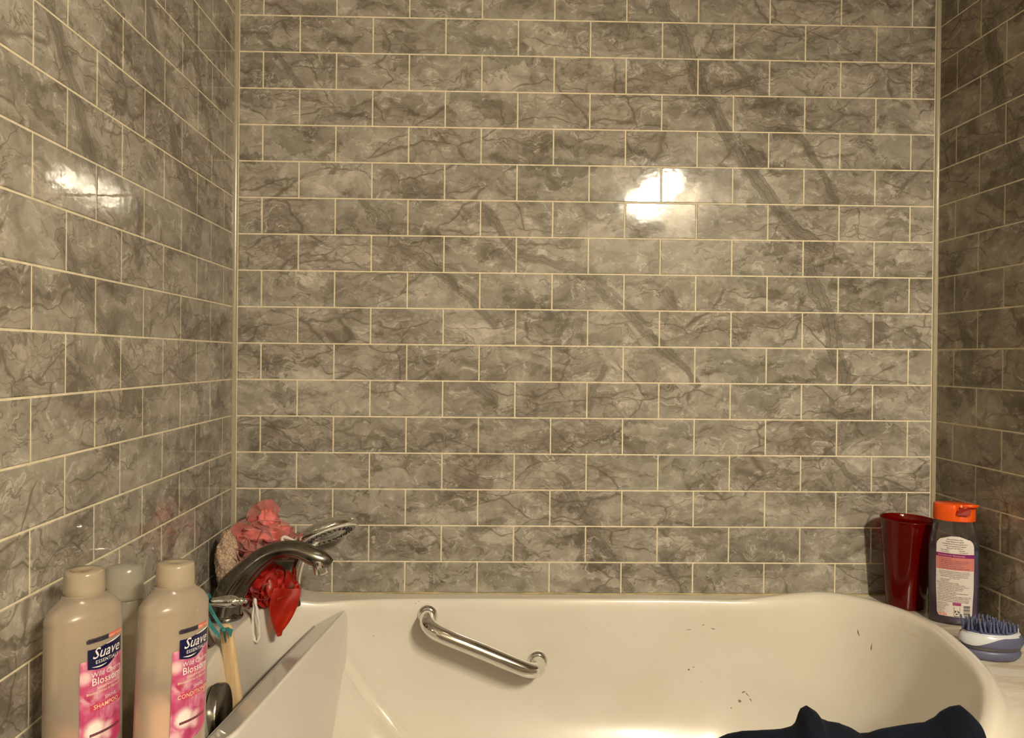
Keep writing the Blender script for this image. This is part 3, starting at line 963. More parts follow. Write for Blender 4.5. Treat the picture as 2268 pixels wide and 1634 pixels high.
# ------------------------------------------------------------------ wooden brush with teal ribbon
M['wood'] = None
t = NT('pale_beech')
pos = t.n('ShaderNodeTexCoord').outputs['Object']
mpn = t.n('ShaderNodeMapping', {'Vector': pos, 'Scale': (60, 60, 5)})
nn_ = t.noise(mpn.outputs[0], 3, 4, 0.6, 0.6)
cc = t.mix(t.maprange(nn_, 0.35, 0.65), (0.72, 0.49, 0.26), (0.80, 0.60, 0.36))
M['wood'] = t.finish(t.bsdf(Base_Color=cc, Roughness=0.42).outputs[0])
M['teal'] = simple('teal_ribbon', (0.045, 0.235, 0.255), 0.55, grain=0.12, gscale=120)
top = Vector((.0405, -.352, -.0150)); bot = Vector((.0700, -.352, -.2350))
ax = (bot - top).normalized()
wb = thing('bath_brush', 'wooden bath brush handle hanging by a teal ribbon from the faucet lever', 'brush', top)
Wd, Tk = 0.0122, 0.0060
sec = []
for k in range(24):
    a = 2 * PI * k / 24
    c_, s_ = math.cos(a), math.sin(a)
    e = 0.55
    sec.append((math.copysign(abs(c_) ** e, c_) * Wd, math.copysign(abs(s_) ** e, s_) * Tk))
side = Vector((0.93, -0.36, 0)); side = (side - ax * side.dot(ax)).normalized(); nrm_ = ax.cross(side)
prof = [(0.0, 0.30), (0.0015, 0.55), (0.004, 0.75), (0.009, 0.90), (0.018, 1.0), (0.06, 1.05), (0.12, 1.10), ((bot - top).length, 1.15)]
BV, BF = [], []
for q, sc1 in prof:
    for (a, b) in sec: BV.append(tuple(top + ax * q + side * a * sc1 + nrm_ * b * min(1, sc1 + 0.15)))
for j in range(len(prof) - 1):
    for i in range(24):
        a, b = j * 24 + i, j * 24 + (i + 1) % 24
        BF.append((a, b, b + 24, a + 24))
BF.append(tuple(range(24))[::-1]); BF.append(tuple(range(24 * (len(prof) - 1), 24 * len(prof))))
mk('handle', BV, BF, M['wood'], wb)
front = nrm_ if nrm_.y < 0 else -nrm_
slotc = top + ax * 0.018 + front * (Tk + 0.0002)
mk('slot', [tuple(slotc + side * (0.0017 * math.cos(a)) + ax * (0.013 * math.sin(a))) for a in np.linspace(0, 2 * PI, 20, endpoint=False)], [tuple(range(20))], simple('slot_shadow', (0.16, 0.09, 0.04), 0.8), wb, smooth=False)


def ribbon(pts, wdir, wd):
    P = catmull(pts, 6); V, F = [], []
    for i, p in enumerate(P):
        w_ = Vector(wdir(i / (len(P) - 1)) if callable(wdir) else wdir)
        h_ = wd(i / (len(P) - 1)) if callable(wd) else wd
        V.append(tuple(p - w_ * h_)); V.append(tuple(p + w_ * h_))
    for i in range(len(P) - 1): F.append((2 * i, 2 * i + 1, 2 * i + 3, 2 * i + 2))
    return V, F


rb1 = ribbon([(.002, -.3445, .019), (.004, -.3475, .009), (.009, -.352, -.004), (.019, -.357, -.018), (.0300, -.3595, -.0300)], lambda u: (0.9, 0.1, 0.35), lambda u: 0.0038 - 0.0002 * u)
rb2 = ribbon([(.004, -.3445, .022), (.012, -.3485, .012), (.020, -.354, .003), (.030, -.359, -.009), (.0400, -.3615, -.0215)], lambda u: (0.85, 0.2, 0.5), lambda u: 0.0035 - 0.0012 * u)
rb3 = ribbon([(.004, -.324, .017), (.003, -.329, .0285), (.0028, -.337, .0295), (.0027, -.3445, .0215)], (1, 0, 0), 0.0045)
rbo = merge(rb1, rb2, rb3,
            ribbon([(.0300, -.3595, -.0300), (.0330, -.3600, -.0330), (.0370, -.3605, -.0270), (.0405, -.3620, -.0205)], (0.4, 0.1, 0.9), 0.0026))
rib = mk('ribbon', *rbo, M['teal'], wb)
mk('knot', *bumpy((.0405, -.3625, -.0215), (.0052, .0035, .0036), 0.12, 4, 9, 20, 14), M['teal'], rib)
mk('tail', *ribbon([(.0425, -.3640, -.0205), (.048, -.3665, -.0190), (.053, -.3685, -.0225), (.0565, -.3690, -.0255)], lambda u: (0.25, 0, 0.97), lambda u: 0.0018 + 0.0055 * u), M['teal'], rib)
mk('tail', *ribbon([(.0425, -.3640, -.0225), (.0435, -.3655, -.0300), (.0450, -.3655, -.0400)], (1, 0, 0), lambda u: 0.0022 - 0.0006 * u), simple('dark_teal', (0.015, 0.07, 0.07), 0.6), rib)
tx = text('ECOTOOLS', 0.0042, bold=0.012)
Rm = Matrix.Translation((.0155, -.3527, .0090)) @ Vector((-.35, -.90, .30)).normalized().to_track_quat('Z', 'Y').to_matrix().to_4x4() @ Matrix.Rotation(math.radians(-38), 4, 'Z')
mk('lettering', *xform(([(x, y - 0.0015, 0.0012) for x, y in tx[0]], tx[1]), Rm), M['black'], rib, smooth=False)


# ------------------------------------------------------------------ shampoo bottles
M['frost'] = sheer('frosted_bottle', (0.97, 0.84, 0.68), 0.52, 0.25, 0.5, tcol=(0.96, 0.89, 0.78), edge=0.25)
M['frost_cap'] = sheer('frosted_cap', (0.95, 0.82, 0.62), 0.74, 0.22, 0.5, tcol=(0.95, 0.88, 0.72))
M['frost_clear'] = sheer('clear_frosted', (0.80, 0.77, 0.68), 0.55, 0.22, 0.5, tcol=(0.93, 0.90, 0.84), edge=0.3)
M['amber_liq'] = simple('amber_liquid', (0.50, 0.17, 0.11), 0.3)
M['cream_liq'] = simple('pink_cream', (0.92, 0.56, 0.44), 0.5)
M['navy'] = simple('navy_print', (0.004, 0.005, 0.055), 0.3)
M['white_ink'] = simple('white_print', (0.86, 0.82, 0.80), 0.4)
M['cream_ink'] = simple('cream_print', (0.90, 0.74, 0.55), 0.4)
M['coral_ink'] = simple('coral_print', (0.78, 0.13, 0.09), 0.4)
M['grey_ink'] = simple('dark_grey_print', (0.07, 0.055, 0.065), 0.4)
M['crimson'] = simple('crimson_print', (0.60, 0.045, 0.09), 0.4)


def blossom():
    t = NT('blossom_print')
    pos = t.n('ShaderNodeTexCoord').outputs['Object']
    n = t.noise(pos, 55, 3, 0.5, 0.8)
    c = t.ramp(n, [(0.30, (0.42, 0.03, 0.12)), (0.45, (0.56, 0.08, 0.21)), (0.55, (0.64, 0.17, 0.31)), (0.70, (0.78, 0.50, 0.55))])
    for (x, z, r, col, s) in ((-.022, .128, .010, (0.93, 0.66, 0.66), 0.8), (-.010, .066, .015, (0.98, 0.88, 0.84), 1.0), (.008, .060, .012, (0.95, 0.72, 0.74), 0.8), (.022, .058, .016, (0.62, 0.04, 0.16), 0.9), (-.015, .106, .008, (0.42, 0.02, 0.07), 0.7), (.002, .118, .006, (0.60, 0.03, 0.06), 0.7), (-.022, .045, .012, (0.90, 0.60, 0.66), 0.7)):
        dn = t.vmath('SUBTRACT', pos, (x, 0, z)); dn = t.vmath('MULTIPLY', dn, (1, 0, 1))
        ln = t.math('ADD', t.vmath('LENGTH', dn), t.math('MULTIPLY', t.math('SUBTRACT', n, 0.5), 0.012))
        mk_ = t.math('MULTIPLY', t.maprange(ln, r * 0.35, r, 1, 0), s)
        c = t.mix(mk_, c, col)
    return t.finish(t.bsdf(Base_Color=c, Roughness=0.35).outputs[0])


M['blossom'] = blossom()


def oval(s, A, B, off):
    """s: arc-ish coordinate along wide axis -> (x, y) on the -y side of the ellipse"""
    a = s / A
    a = max(-0.98, min(0.98, a * (1 - 0.05 * a * a)))
    y = -B * math.sqrt(1 - a * a)
    nx, ny = a / A, y / (B * B); l = math.hypot(nx, ny)
    return a * A + nx / l * off, y + ny / l * off


def patch(s0, s1, z0, z1, A, B, off, ns=24, nz=2, top=None, botf=None):
    V, F = [], []
    for i in range(ns + 1):
        s = s0 + (s1 - s0) * i / ns
        za = botf(i / ns) if botf else z0
        zb = top(i / ns) if top else z1
        for j in range(nz + 1):
            x, y = oval(s, A, B, off); V.append((x, y, za + (zb - za) * j / nz))
    for i in range(ns):
        for j in range(nz):
            a = i * (nz + 1) + j
            F.append((a, a + nz + 1, a + nz + 2, a + 1))
    return V, F


def wrap(vf, A, B, off):
    V = []
    for x, z in vf[0]:
        p = oval(x, A, B, off); V.append((p[0], p[1], z))
    return V, vf[1]


def big_bottle(label, loc, rot, kind, liq_h, liq_mat):
    A, B = 0.0475, 0.0315
    t = thing('shampoo_bottle' if kind == 'SHAMPOO' else 'conditioner_bottle', label, 'bottle', loc, rot)
    prof = [(0.86, 0.0), (0.95, 0.001), (1.0, 0.006), (1.0, 0.06), (0.985, 0.184), (0.972, 0.1865), (0.985, 0.189), (0.980, 0.193), (0.93, 0.1975), (0.83, 0.203), (0.70, 0.209), (0.62, 0.213), (0.585, 0.217)]
    n = 56; V, F = [], []
    for r, z in prof:
        k = ss(0.75, 0.55, r)
        for i in range(n):
            a = 2 * PI * i / n
            ex, ey = A * r * math.cos(a), B * r * math.sin(a)
            rc = 0.0245 * (r / 0.585) if k > 0 else 0
            cx_, cy_ = 0.0235 * math.cos(a), 0.0235 * math.sin(a)
            V.append((ex * (1 - k) + cx_ * k, ey * (1 - k) + cy_ * k, z))
    for j in range(len(prof) - 1):
        for i in range(n):
            a, b = j * n + i, j * n + (i + 1) % n
            F.append((a, b, b + n, a + n))
    F.append(tuple(range(n))[::-1])
    mk('body', V, F, M['frost'], t, world=False)
    lv, lf_ = lathe([(0.90, 0.002), (0.955, 0.006), (0.955, liq_h)], 48, sx=A, sy=B)
    mk('liquid', lv, lf_, liq_mat, t, world=False)
    cap = mk('cap', *lathe([(0.0222, 0.2150), (0.0228, 0.2160), (0.0224, 0.226), (0.0218, 0.2385), (0.0212, 0.2415), (0.0195, 0.2430), (0.008, 0.2432), (0.006, 0.2424), (0.001, 0.2424)], 44), M['frost_cap'], t, world=False)
    gm = Matrix.Rotation(0.5, 4, 'Z')
    mk('cap_tab', *xform(tube([(-.007, -.0185, .2415), (0, -.0205, .2418), (.007, -.0185, .2415)], (0.0014), 8, up=(0, 0, 1)), gm), M['frost_cap'], cap, world=False)
    if kind == 'SHAMPOO':
        arc = [(0.0150 * math.cos(a), 0.0150 * math.sin(a), 0.2432 + (0.0 if q < 8 else -0.004 * (q - 7))) for q, a in enumerate(np.linspace(2.6, 4.5, 9))]
        mk('grime_streak', *tube(arc, 0.0008, 5, up=(0, 0, 1)), M['grime'], cap, world=False)
    # printed label
    o = 0.0006
    lab = mk('label', *patch(-.0270, .0295, .040, .147, A, B, o, top=lambda u: .1465 + .0025 * u, botf=lambda u: .046 - 0.008 * math.sin(PI * u)), M['blossom'], t, world=False)
    def L(nm, vf, mat, off=o + 0.0004): mk(nm, *vf, mat, lab, smooth=False, world=False)
    L('badge', patch(-.0190, .0285, 0, 0, A, B, o + .0004, top=lambda u: .1590 + .0060 * ss(0.15, 0.9, u) - .002 * u, botf=lambda u: .1370 - .0030 * math.sin(PI * min(1, u * 1.3)) + .0075 * ss(0.45, 1, u)), M['navy'])
    L('lettering', wrap(shift2(text('Suave', 0.0168, shear=0.35, bold=0.006), .0045, .1475, 0.98), A, B, o + .0008), M['white_ink'])
    L('lettering', wrap(shift2(text('ESSENTIALS', 0.0056, bold=0.010, space=1.12), .0055, .1412), A, B, o + .0008), M['white_ink'])
    L('swoosh', patch(.003, .026, 0, 0, A, B, o + .0008, top=lambda u: .1605 + .0030 * math.sin(u * PI / 2), botf=lambda u: .1600 + .0026 * u - 0.0006 * math.sin(PI * u)), M['white_ink'])
    L('swoosh', patch(-.0145, .004, 0, 0, A, B, o + .0008, top=lambda u: .1388 - .0006 * math.sin(PI * u), botf=lambda u: .1385 - .0018 * math.sin(PI * u)), M['white_ink'])
    L('banner', patch(-.0205, .007, .1655, .1710, A, B, o + .0002, top=lambda u: .1710 - 0.0012 * ss(0.08, 0, u), botf=lambda u: .1655 + 0.0012 * ss(0.08, 0, u)), M['grey_ink'])
    L('banner', patch(.007, .0285, .1655, .1710, A, B, o + .0002), M['coral_ink'])
    L('lettering', wrap(shift2(text('FAMILY SIZE', 0.0044, bold=0.012), -.0065, .1667), A, B, o + .0005), M['navy'])
    L('lettering', wrap(shift2(text('GREAT VALUE', 0.0037, bold=0.018), .0175, .1668, 0.92), A, B, o + .0005), M['cream_ink'])
    L('lettering', wrap(shift2(text('Wild Cherry', 0.0082, bold=0.004), .0062, .1262), A, B, o + .0005), M['white_ink'])
    L('lettering', wrap(shift2(text('Blossom', 0.0118, bold=0.010), .0055, .1170), A, B, o + .0005), M['white_ink'])
    L('lettering', wrap(shift2(text('Infused with Cherry', 0.0041, bold=0.010), .0085, .1118), A, B, o + .0005), M['cream_ink'])
    L('lettering', wrap(shift2(text('Blossom Extract & Vitamin E', 0.0040, bold=0.010), .0020, .1072, 0.95), A, B, o + .0005), M['cream_ink'])
    L('band', patch(-.016, .0295, .0885, .0965, A, B, o + .0003, top=lambda u: .0950 + 0.001 * u, botf=lambda u: .0880 + 0.0004 * u), M['crimson'])
    L('lettering', wrap(shift2(text('SHINE', 0.0058, bold=0.004, space=1.08), .0100, .0975), A, B, o + .0006), M['white_ink'])
    L('lettering', wrap(shift2(text(kind, 0.0072, bold=0.010, space=1.04), .0050, .0894, 0.98), A, B, o + .0006), M['cream_ink'])
    L('strip', patch(-.0165, .0250, .0595, .0625, A, B, o + .0004), M['grey_ink'])
    L('lettering', wrap(shift2(text('28 FL OZ (1 PT 12 FL OZ) 828 mL', 0.0030, bold=0.01), .004, .0602, 0.9), A, B, o + .0007), M['crimson'])
    return t


rz = math.radians(65)
big_bottle('frosted shampoo bottle with a pink label, nearly empty, closest to the left wall', (.0035, -.757, ZD), (0, 0, rz), 'SHAMPOO', 0.069, M['amber_liq'])
big_bottle('frosted conditioner bottle with a pink label, filled low with pale pink cream', (.0925, -.730, ZD), (0, math.radians(2.0), rz), 'CONDITIONER', 0.088, M['cream_liq'])

cb = thing('small_bottle', 'small clear frosted bottle with a wide cap behind the two pink-labelled bottles', 'bottle', (.004, -.655, ZD), (0, 0, 0.25))
mk('body', *lathe([(0.80, 0.0), (0.96, 0.002), (1, 0.008), (1.0, 0.150), (0.97, 0.175), (0.90, 0.178)], 40, sx=0.0245, sy=0.017), M['frost_clear'], cb, world=False)
mk('liquid', *lathe([(0.90, 0.002), (0.93, 0.008), (0.93, 0.055)], 32, sx=0.0245, sy=0.017), simple('pale_yellow_gel', (0.65, 0.42, 0.22), 0.3), cb, world=False)
mk('cap', *lathe([(1.02, 0.1785), (1.05, 0.181), (1.0, 0.211), (0.93, 0.218), (0.80, 0.2202), (0.1, 0.221)], 40, sx=0.0232, sy=0.0168), M['frost_clear'], cb, world=False)
mk('label', *patch(-.014, .0165, .060, .135, .0245, .017, .0006), simple('grey_label', (0.36, 0.33, 0.27), 0.5), cb, world=False)

# ------------------------------------------------------------------ red tumbler
M['red_cup'] = sheer('red_tumbler_plastic', (0.34, 0.004, 0.002), 0.50, 0.10, 0.6, tcol=(0.82, 0.10, 0.045), edge=0.45)
cz = 0.180
prof = [(0.001, 0.004), (0.030, 0.004), (0.0335, 0.0015), (0.0345, 0.0), (0.0352, 0.002), (0.0355, 0.008)]
for k in range(1, 19):
    zz = 0.008 + (cz - 0.008) * k / 18
    prof.append((0.0355 + 0.0190 * (zz / cz) ** 1.05, zz))
prof += [(0.0550, cz + 0.0012), (0.0540, cz + 0.0016), (0.0530, cz + 0.0004)]
for k in range(17, 0, -1):
    zz = 0.008 + (cz - 0.008) * k / 18
    prof.append((0.0335 + 0.0190 * (zz / cz) ** 1.05, zz))
prof += [(0.030, 0.0085), (0.001, 0.0085)]
cup = mk('tumbler', *lathe(prof, 64, c=(0, 0, 0), cap=False), M['red_cup'], world=False)
cup.location = (1.3445, -0.0735, DECK); cup.rotation_euler = (math.radians(1.0), math.radians(1.5), 0)
tag(cup, 'tall translucent red plastic tumbler on the back right tub corner', 'cup')

# ------------------------------------------------------------------ pet shampoo bottle with orange flip cap
M['clear_pl'] = sheer('clear_plastic', (0.45, 0.40, 0.40), 0.08, 0.06, 0.4, tcol=(0.88, 0.85, 0.84), edge=0.2)
M['purple_liq'] = simple('violet_shampoo', (0.105, 0.072, 0.175), 0.22)
M['orange'] = simple('orange_plastic', (0.85, 0.095, 0.004), 0.35)
M['paper'] = simple('white_label', (0.74, 0.66, 0.64), 0.5)
M['plum'] = simple('plum_print', (0.22, 0.012, 0.13), 0.5)
M['salmon'] = simple('salmon_print', (0.62, 0.20, 0.17), 0.5)
M['ink'] = simple('grey_text_print', (0.16, 0.11, 0.15), 0.6)
db = thing('pet_shampoo_bottle', 'clear bottle of violet shampoo with an orange flip cap beside the red tumbler', 'bottle', (1.3855, -.172, DECK), (0, 0, math.radians(-27)))
A, B = 0.0440, 0.0235
dprof = [(0.84, 0.0), (0.94, 0.0012), (0.985, 0.006), (0.99, 0.014), (0.965, 0.024), (0.965, 0.035), (0.99, 0.07), (1.0, 0.11), (0.985, 0.14), (0.93, 0.165), (0.86, 0.185), (0.79, 0.197), (0.78, 0.203)]
dV, dF = lathe([(r, z) for r, z in dprof], 64, sx=A, sy=B, cap=False)
dF.append(tuple(range(64))[::-1])
mk('body', dV, dF, M['clear_pl'], db, world=False)
lp = [(r * 0.955, max(z, 0.002)) for r, z in dprof if z <= 0.141] + [(0.93 * 0.985, 0.143)]
mk('liquid', *lathe(lp, 64, sx=A, sy=B), M['purple_liq'], db, world=False)
# cap: short oval cylinder with a thumb notch; lid above
capv, capf = lathe([(0.815, 0.199), (0.825, 0.200), (0.820, 0.2205), (0.81, 0.2290), (0.78, 0.2305), (0.10, 0.2305)], 64, sx=A, sy=B * 1.35)
nv_ = []
for (x, y, z) in capv:
    if y < -0.012 and z > 0.214 and 0.0 < x < 0.026:
        k = ss(0.0, 0.007, x) * ss(0.026, 0.020, x); y += 0.012 * k
    nv_.append((x, y, z))
cp = mk('cap', nv_, capf, M['orange'], db, world=False)
mk('cap_lip', *tube(catmull([(.012, -.0255, .2300), (.018, -.0275, .2310), (.028, -.0265, .2310), (.0355, -.0195, .2305), (.0385, -.010, .2300)], 4), (0.0030, 0.0018), 10, up=(0, 0, 1)), M['orange'], cp, world=False)
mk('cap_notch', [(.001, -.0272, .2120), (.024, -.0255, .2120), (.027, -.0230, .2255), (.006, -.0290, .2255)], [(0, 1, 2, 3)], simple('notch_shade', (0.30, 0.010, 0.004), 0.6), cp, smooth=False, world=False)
# label
o = 0.0007


def aw(z): return np.interp(z, [0.0, 0.024, 0.07, 0.11, 0.14, 0.165, 0.185], [0.985, 0.965, 0.99, 1.0, 0.985, 0.93, 0.86])


def dpt(s, z, off):
    k = aw(z); p = oval(s, A * k, B * k, off); return (p[0], p[1], z)


def dwrap(vf, off): return [dpt(x, z, off) for x, z in vf[0]], vf[1]


LV, LF = [], []
NS, NZ = 24, 24
for j in range(NZ + 1):
    z = 0.0165 + (0.1700 - 0.0165) * j / NZ
    hw = 0.0330
    if z > 0.152: hw *= math.sqrt(max(0.0, 1 - ((z - 0.152) / 0.0186) ** 2)) * 0.88 + 0.12 * (z < 0.169)
    if z < 0.022: hw -= 0.003 * (1 - (z - 0.0165) / 0.0055) ** 2
    hw *= (0.93 + 0.07 * ss(0.02, 0.08, z)) * 0.97
    for i in range(NS + 1): LV.append(dpt(-hw + 2 * hw * i / NS + 0.001, z, o))
for j in range(NZ):
    for i in range(NS):
        a = j * (NS + 1) + i; LF.append((a, a + 1, a + NS + 2, a + NS + 1))
dl = mk('label', LV, LF, M['paper'], db, world=False)


def rect2(x0, x1, z0, z1, n=10):
    V = [(x0 + (x1 - x0) * i / n, z) for z in (z0, z1) for i in range(n + 1)]
    return V, [(i, i + 1, n + 2 + i, n + 1 + i) for i in range(n)]


mk('band', *dwrap(rect2(-.0312, .0332, .1300, .1372), o + .0003), M['plum'], dl, world=False)
mk('band', *dwrap(rect2(-.0312, .0332, .1060, .1300), o + .0003), M['salmon'], dl, world=False)
lines = []
for (s, y, sz, al, xx) in [
    ('Hartz Groomer\'s Best', .1630, .0033, 'CENTER', 0), ('Puppy Shampoo is gently', .1588, .0033, 'CENTER', 0), ('formulated to be extra gentle & it', .1546, .0033, 'CENTER', 0),
    ('is mild and tearless for puppies', .1504, .0033, 'CENTER', 0), ('that your vet will love', .1464, .0033, 'CENTER', 0), ('• No sulfates', .1428, .0030, 'LEFT', -.024), ('• No dyes', .1428, .0030, 'LEFT', .006),
    ('• No parabens', .1392, .0030, 'LEFT', -.024), ('• pH balanced', .1392, .0030, 'LEFT', .006)]:
    lines.append(shift2(text(s, sz, align=al, bold=0.006), xx, y, 0.92))
for (s, y) in [('1. Wet coat well.', .1262), ('2. Apply and lather from the neck to the', .1226), ('   tail, taking care to avoid the eyes and', .1192), ('   ears. Rinse with warm water.', .1158), ('3. Work into coat, then rinse again.', .1122), ('4. Towel dry and brush. Repeat if needed', .1084)]:
    lines.append(shift2(text(s, .0031, align='LEFT', bold=0.006), -.026, y, 0.98))
for k, (s, al, xx) in enumerate([('For shampooing dogs and puppies over 8 weeks', 'CENTER', 0), ('Cleans and conditions the coat with a formula that', 'CENTER', 0), ('leaves it soft, shiny and smelling fresh, rinses', 'CENTER', 0), ('away easily and is made with gentle cleansers', 'CENTER', 0), ('for a clean coat', 'CENTER', 0),
                                 ('• Hypoallergenic', 'LEFT', -.024), ('• Paraben free', 'LEFT', -.024), ('Made in USA for everyday washing', 'LEFT', -.029), ('1. Shake well before each use of the product', 'LEFT', -.029), ('2. Apply evenly and massage into the coat, work up', 'LEFT', -.029), ('    a rich lather and leave for a few minutes', 'LEFT', -.029), ('3. Rinse thoroughly and dry with a towel', 'LEFT', -.029), ('    Avoid contact with the eyes', 'LEFT', -.029),
                                 ('Contains no animal ingredients or harsh cleansers', 'LEFT', -.028), ('Keep out of reach of children', 'LEFT', -.028), ('Water, mild surfactants, glycerin, fragrance, citric acid', 'LEFT', -.028), ('sodium chloride, panthenol, aloe leaf juice, vitamin E', 'LEFT', -.028), ('preservative, colour. For external use on dogs only', 'LEFT', -.028), ('Store in a cool dry place away from direct sunlight', 'LEFT', -.028)]):
    lines.append(shift2(text(s, .0029, align=al, bold=0.006), xx, .1020 - k * 0.00318, 0.88))
for k, s in enumerate(['Distributed by', 'The pet company', 'Secaucus, NJ', 'Questions?', 'Call toll free', 'or visit us', 'on the web']):
    lines.append(shift2(text(s, .0027, align='LEFT', bold=0.004), -.0275, .0405 - k * 0.0030, 1.0))
mk('lettering', *merge(*[dwrap(l, o + .0006) for l in lines]), M['ink'], dl, smooth=False, world=False)
mk('lettering', *dwrap(shift2(text('Directions for Shampooing:', .0042, align='LEFT', bold=0.015), -.0275, .1321, 0.95), o + .0006), simple('pink_print', (0.70, 0.30, 0.42), 0.5), dl, smooth=False, world=False)
mk('tag', *dwrap(rect2(-.0025, .0115, .0385, .0440), o + .0005), simple('mauve_print', (0.40, 0.06, 0.20), 0.5), dl, world=False)
mk('tag', *dwrap(rect2(-.0268, -.0125, .0178, .0215), o + .0005), simple('orange_print', (0.80, 0.09, 0.03), 0.5), dl, world=False)
mk('lettering', *dwrap(shift2(text('HARTZ', .0040, bold=0.02), -.0196, .0182), o + .0008), M['white_ink'], dl, smooth=False, world=False)
bars = []
zz = .0185
rb_ = random.Random(2)
while zz < .0385:
    h_ = rb_.choice((.0005, .0008, .0013)); bars.append(dwrap(rect2(.0155, .0268, zz, zz + h_, 4), o + .0006)); zz += h_ + rb_.choice((.0005, .0008, .0012))
mk('barcode', *merge(*bars), M['black'], dl, smooth=False, world=False)
# recycling mark: three chasing arrows in a small frame
rec = [rect2(-.0003, .0098, .0152 + .0025, .0187, 4), rect2(-.0003, .0001, .0187, .036, 1), rect2(.0094, .0098, .0187, .036, 1)]
for k in range(3):
    a0 = PI / 2 + k * 2 * PI / 3
    c0 = Vector((.0047, .0255)); Rr = .0042
    def pa(a, r): return (c0.x + r * math.cos(a), c0.y + r * math.sin(a))
    V = [pa(a0 - 0.15, Rr * 1.0), pa(a0 - 0.35, Rr * 0.62), pa(a0 - 1.25, Rr * 0.55), pa(a0 - 1.25, Rr * 0.95)]
    rec.append((V, [(0, 1, 2, 3)]))
    V = [pa(a0 - 1.2, Rr * 1.25), pa(a0 - 1.2, Rr * 0.30), pa(a0 - 1.75, Rr * 0.80)]
    rec.append((V, [(0, 1, 2)]))
mk('recycling_mark', *merge(*[dwrap(r_, o + .0008) for r_ in rec]), M['black'], dl, smooth=False, world=False)

# ------------------------------------------------------------------ pet bath brush
M['slate'] = simple('slate_blue_plastic', (0.105, 0.110, 0.20), 0.4)
M['slate_rub'] = simple('slate_blue_rubber', (0.085, 0.095, 0.19), 0.6)
M['white_gl'] = simple('glossy_white_plastic', (0.62, 0.64, 0.70), 0.2)
pb = thing('pet_brush', 'slate blue and white oval pet brush with rubber bristles on the right tub deck', 'brush', (1.3420, -.3520, DECK), (0, 0, math.radians(-10)))
aX, aY = 0.0500, 0.0310


def ovl(prof, n=56): return lathe(prof, n, sx=aX, sy=aY)


mk('lower_hull', *ovl([(0.60, 0.0), (0.80, 0.001), (0.90, 0.006), (0.94, 0.012), (0.90, 0.0165), (0.80, 0.018)]), M['slate'], pb, world=False)
mk('water_chamber', *ovl([(0.78, 0.015), (0.90, 0.018), (0.93, 0.022), (0.88, 0.025)]), sheer('smoky_plastic', (0.30, 0.27, 0.28), 0.5, 0.1, 0.4), pb, world=False)
sh = mk('shell', *ovl([(0.86, 0.0215), (0.95, 0.023), (1.0, 0.029), (1.0, 0.034), (0.955, 0.0405), (0.90, 0.0430), (0.80, 0.0435)]), M['slate'], pb, world=False)
# white swoosh over the shell's left half, white top plate
wp = ovl([(0.88, 0.0415), (0.905, 0.0440), (0.88, 0.0455), (0.10, 0.0458)])
mk('top_plate', *wp, M['white_gl'], pb, world=False)
WV, WF = [], []
for i in range(33):
    a = PI * (0.98 + 0.80 * i / 32)
    u = i / 32
    zlo = 0.0245 + 0.017 * ss(0.30, 0.75, u) + 0.004 * ss(0.2, 0.0, u)
    for j in range(6):
        z = zlo + (0.0432 - zlo) * j / 5
        r = np.interp(z, [0.023, 0.029, 0.034, 0.0405, 0.0432], [0.95, 1.0, 1.0, 0.955, 0.90]) + 0.012
        WV.append((aX * r * math.cos(a), aY * r * math.sin(a), z))
for i in range(32):
    for j in range(5):
        a = i * 6 + j; WF.append((a, a + 6, a + 7, a + 1))
mk('swoosh', WV, WF, M['white_gl'], sh, world=False)
pad = mk('bristle_pad', *lathe([(0.85, 0.0450), (0.87, 0.0462), (0.84, 0.0475), (0.1, 0.0478)], 40, sx=aX * 0.93, sy=aY * 0.93, c=(-.004, 0, 0)), M['slate_rub'], pb, world=False)
bme = None
rgb = random.Random(4)
for iy in range(5):
    for ix in range(15):
        x = -.0475 + ix * 0.0066 + (0.0033 if iy % 2 else 0); y = -.0215 + iy * 0.0108
        if (x / 0.045) ** 2 + (y / 0.0255) ** 2 > 1.0: continue
        if 0.012 < x < 0.018: continue
        if bme is None:
            bv, bf = lathe([(0.0026, 0.0), (0.0023, 0.004), (0.0019, 0.012), (0.0017, 0.0175), (0.0012, 0.0195), (0.0003, 0.0200)], 8)
            bo = mk('bristle', bv, bf, M['slate_rub'], pad, world=False); bme = bo.data
        else:
            bo = bpy.data.objects.new('bristle', bme); COL.objects.link(bo); bo.parent = pad
        bo.location = (x - .003, y, 0.0470)
        bo.rotation_euler = (rgb.uniform(-.14, .14), rgb.uniform(-.16, .10), 0)
        bo.scale = (1, 1, rgb.uniform(0.85, 1.05) * (1 - 0.25 * (x > 0.018)))
for k in range(4):
    bo = mk('tooth', *lathe([(0.0011, 0), (0.0009, 0.006), (0.0002, 0.0085)], 6), M['white_gl'], pb, world=False)
    bo.location = (.0385 + 0.0028 * (k % 2), -.009 + 0.006 * k, 0.0445)

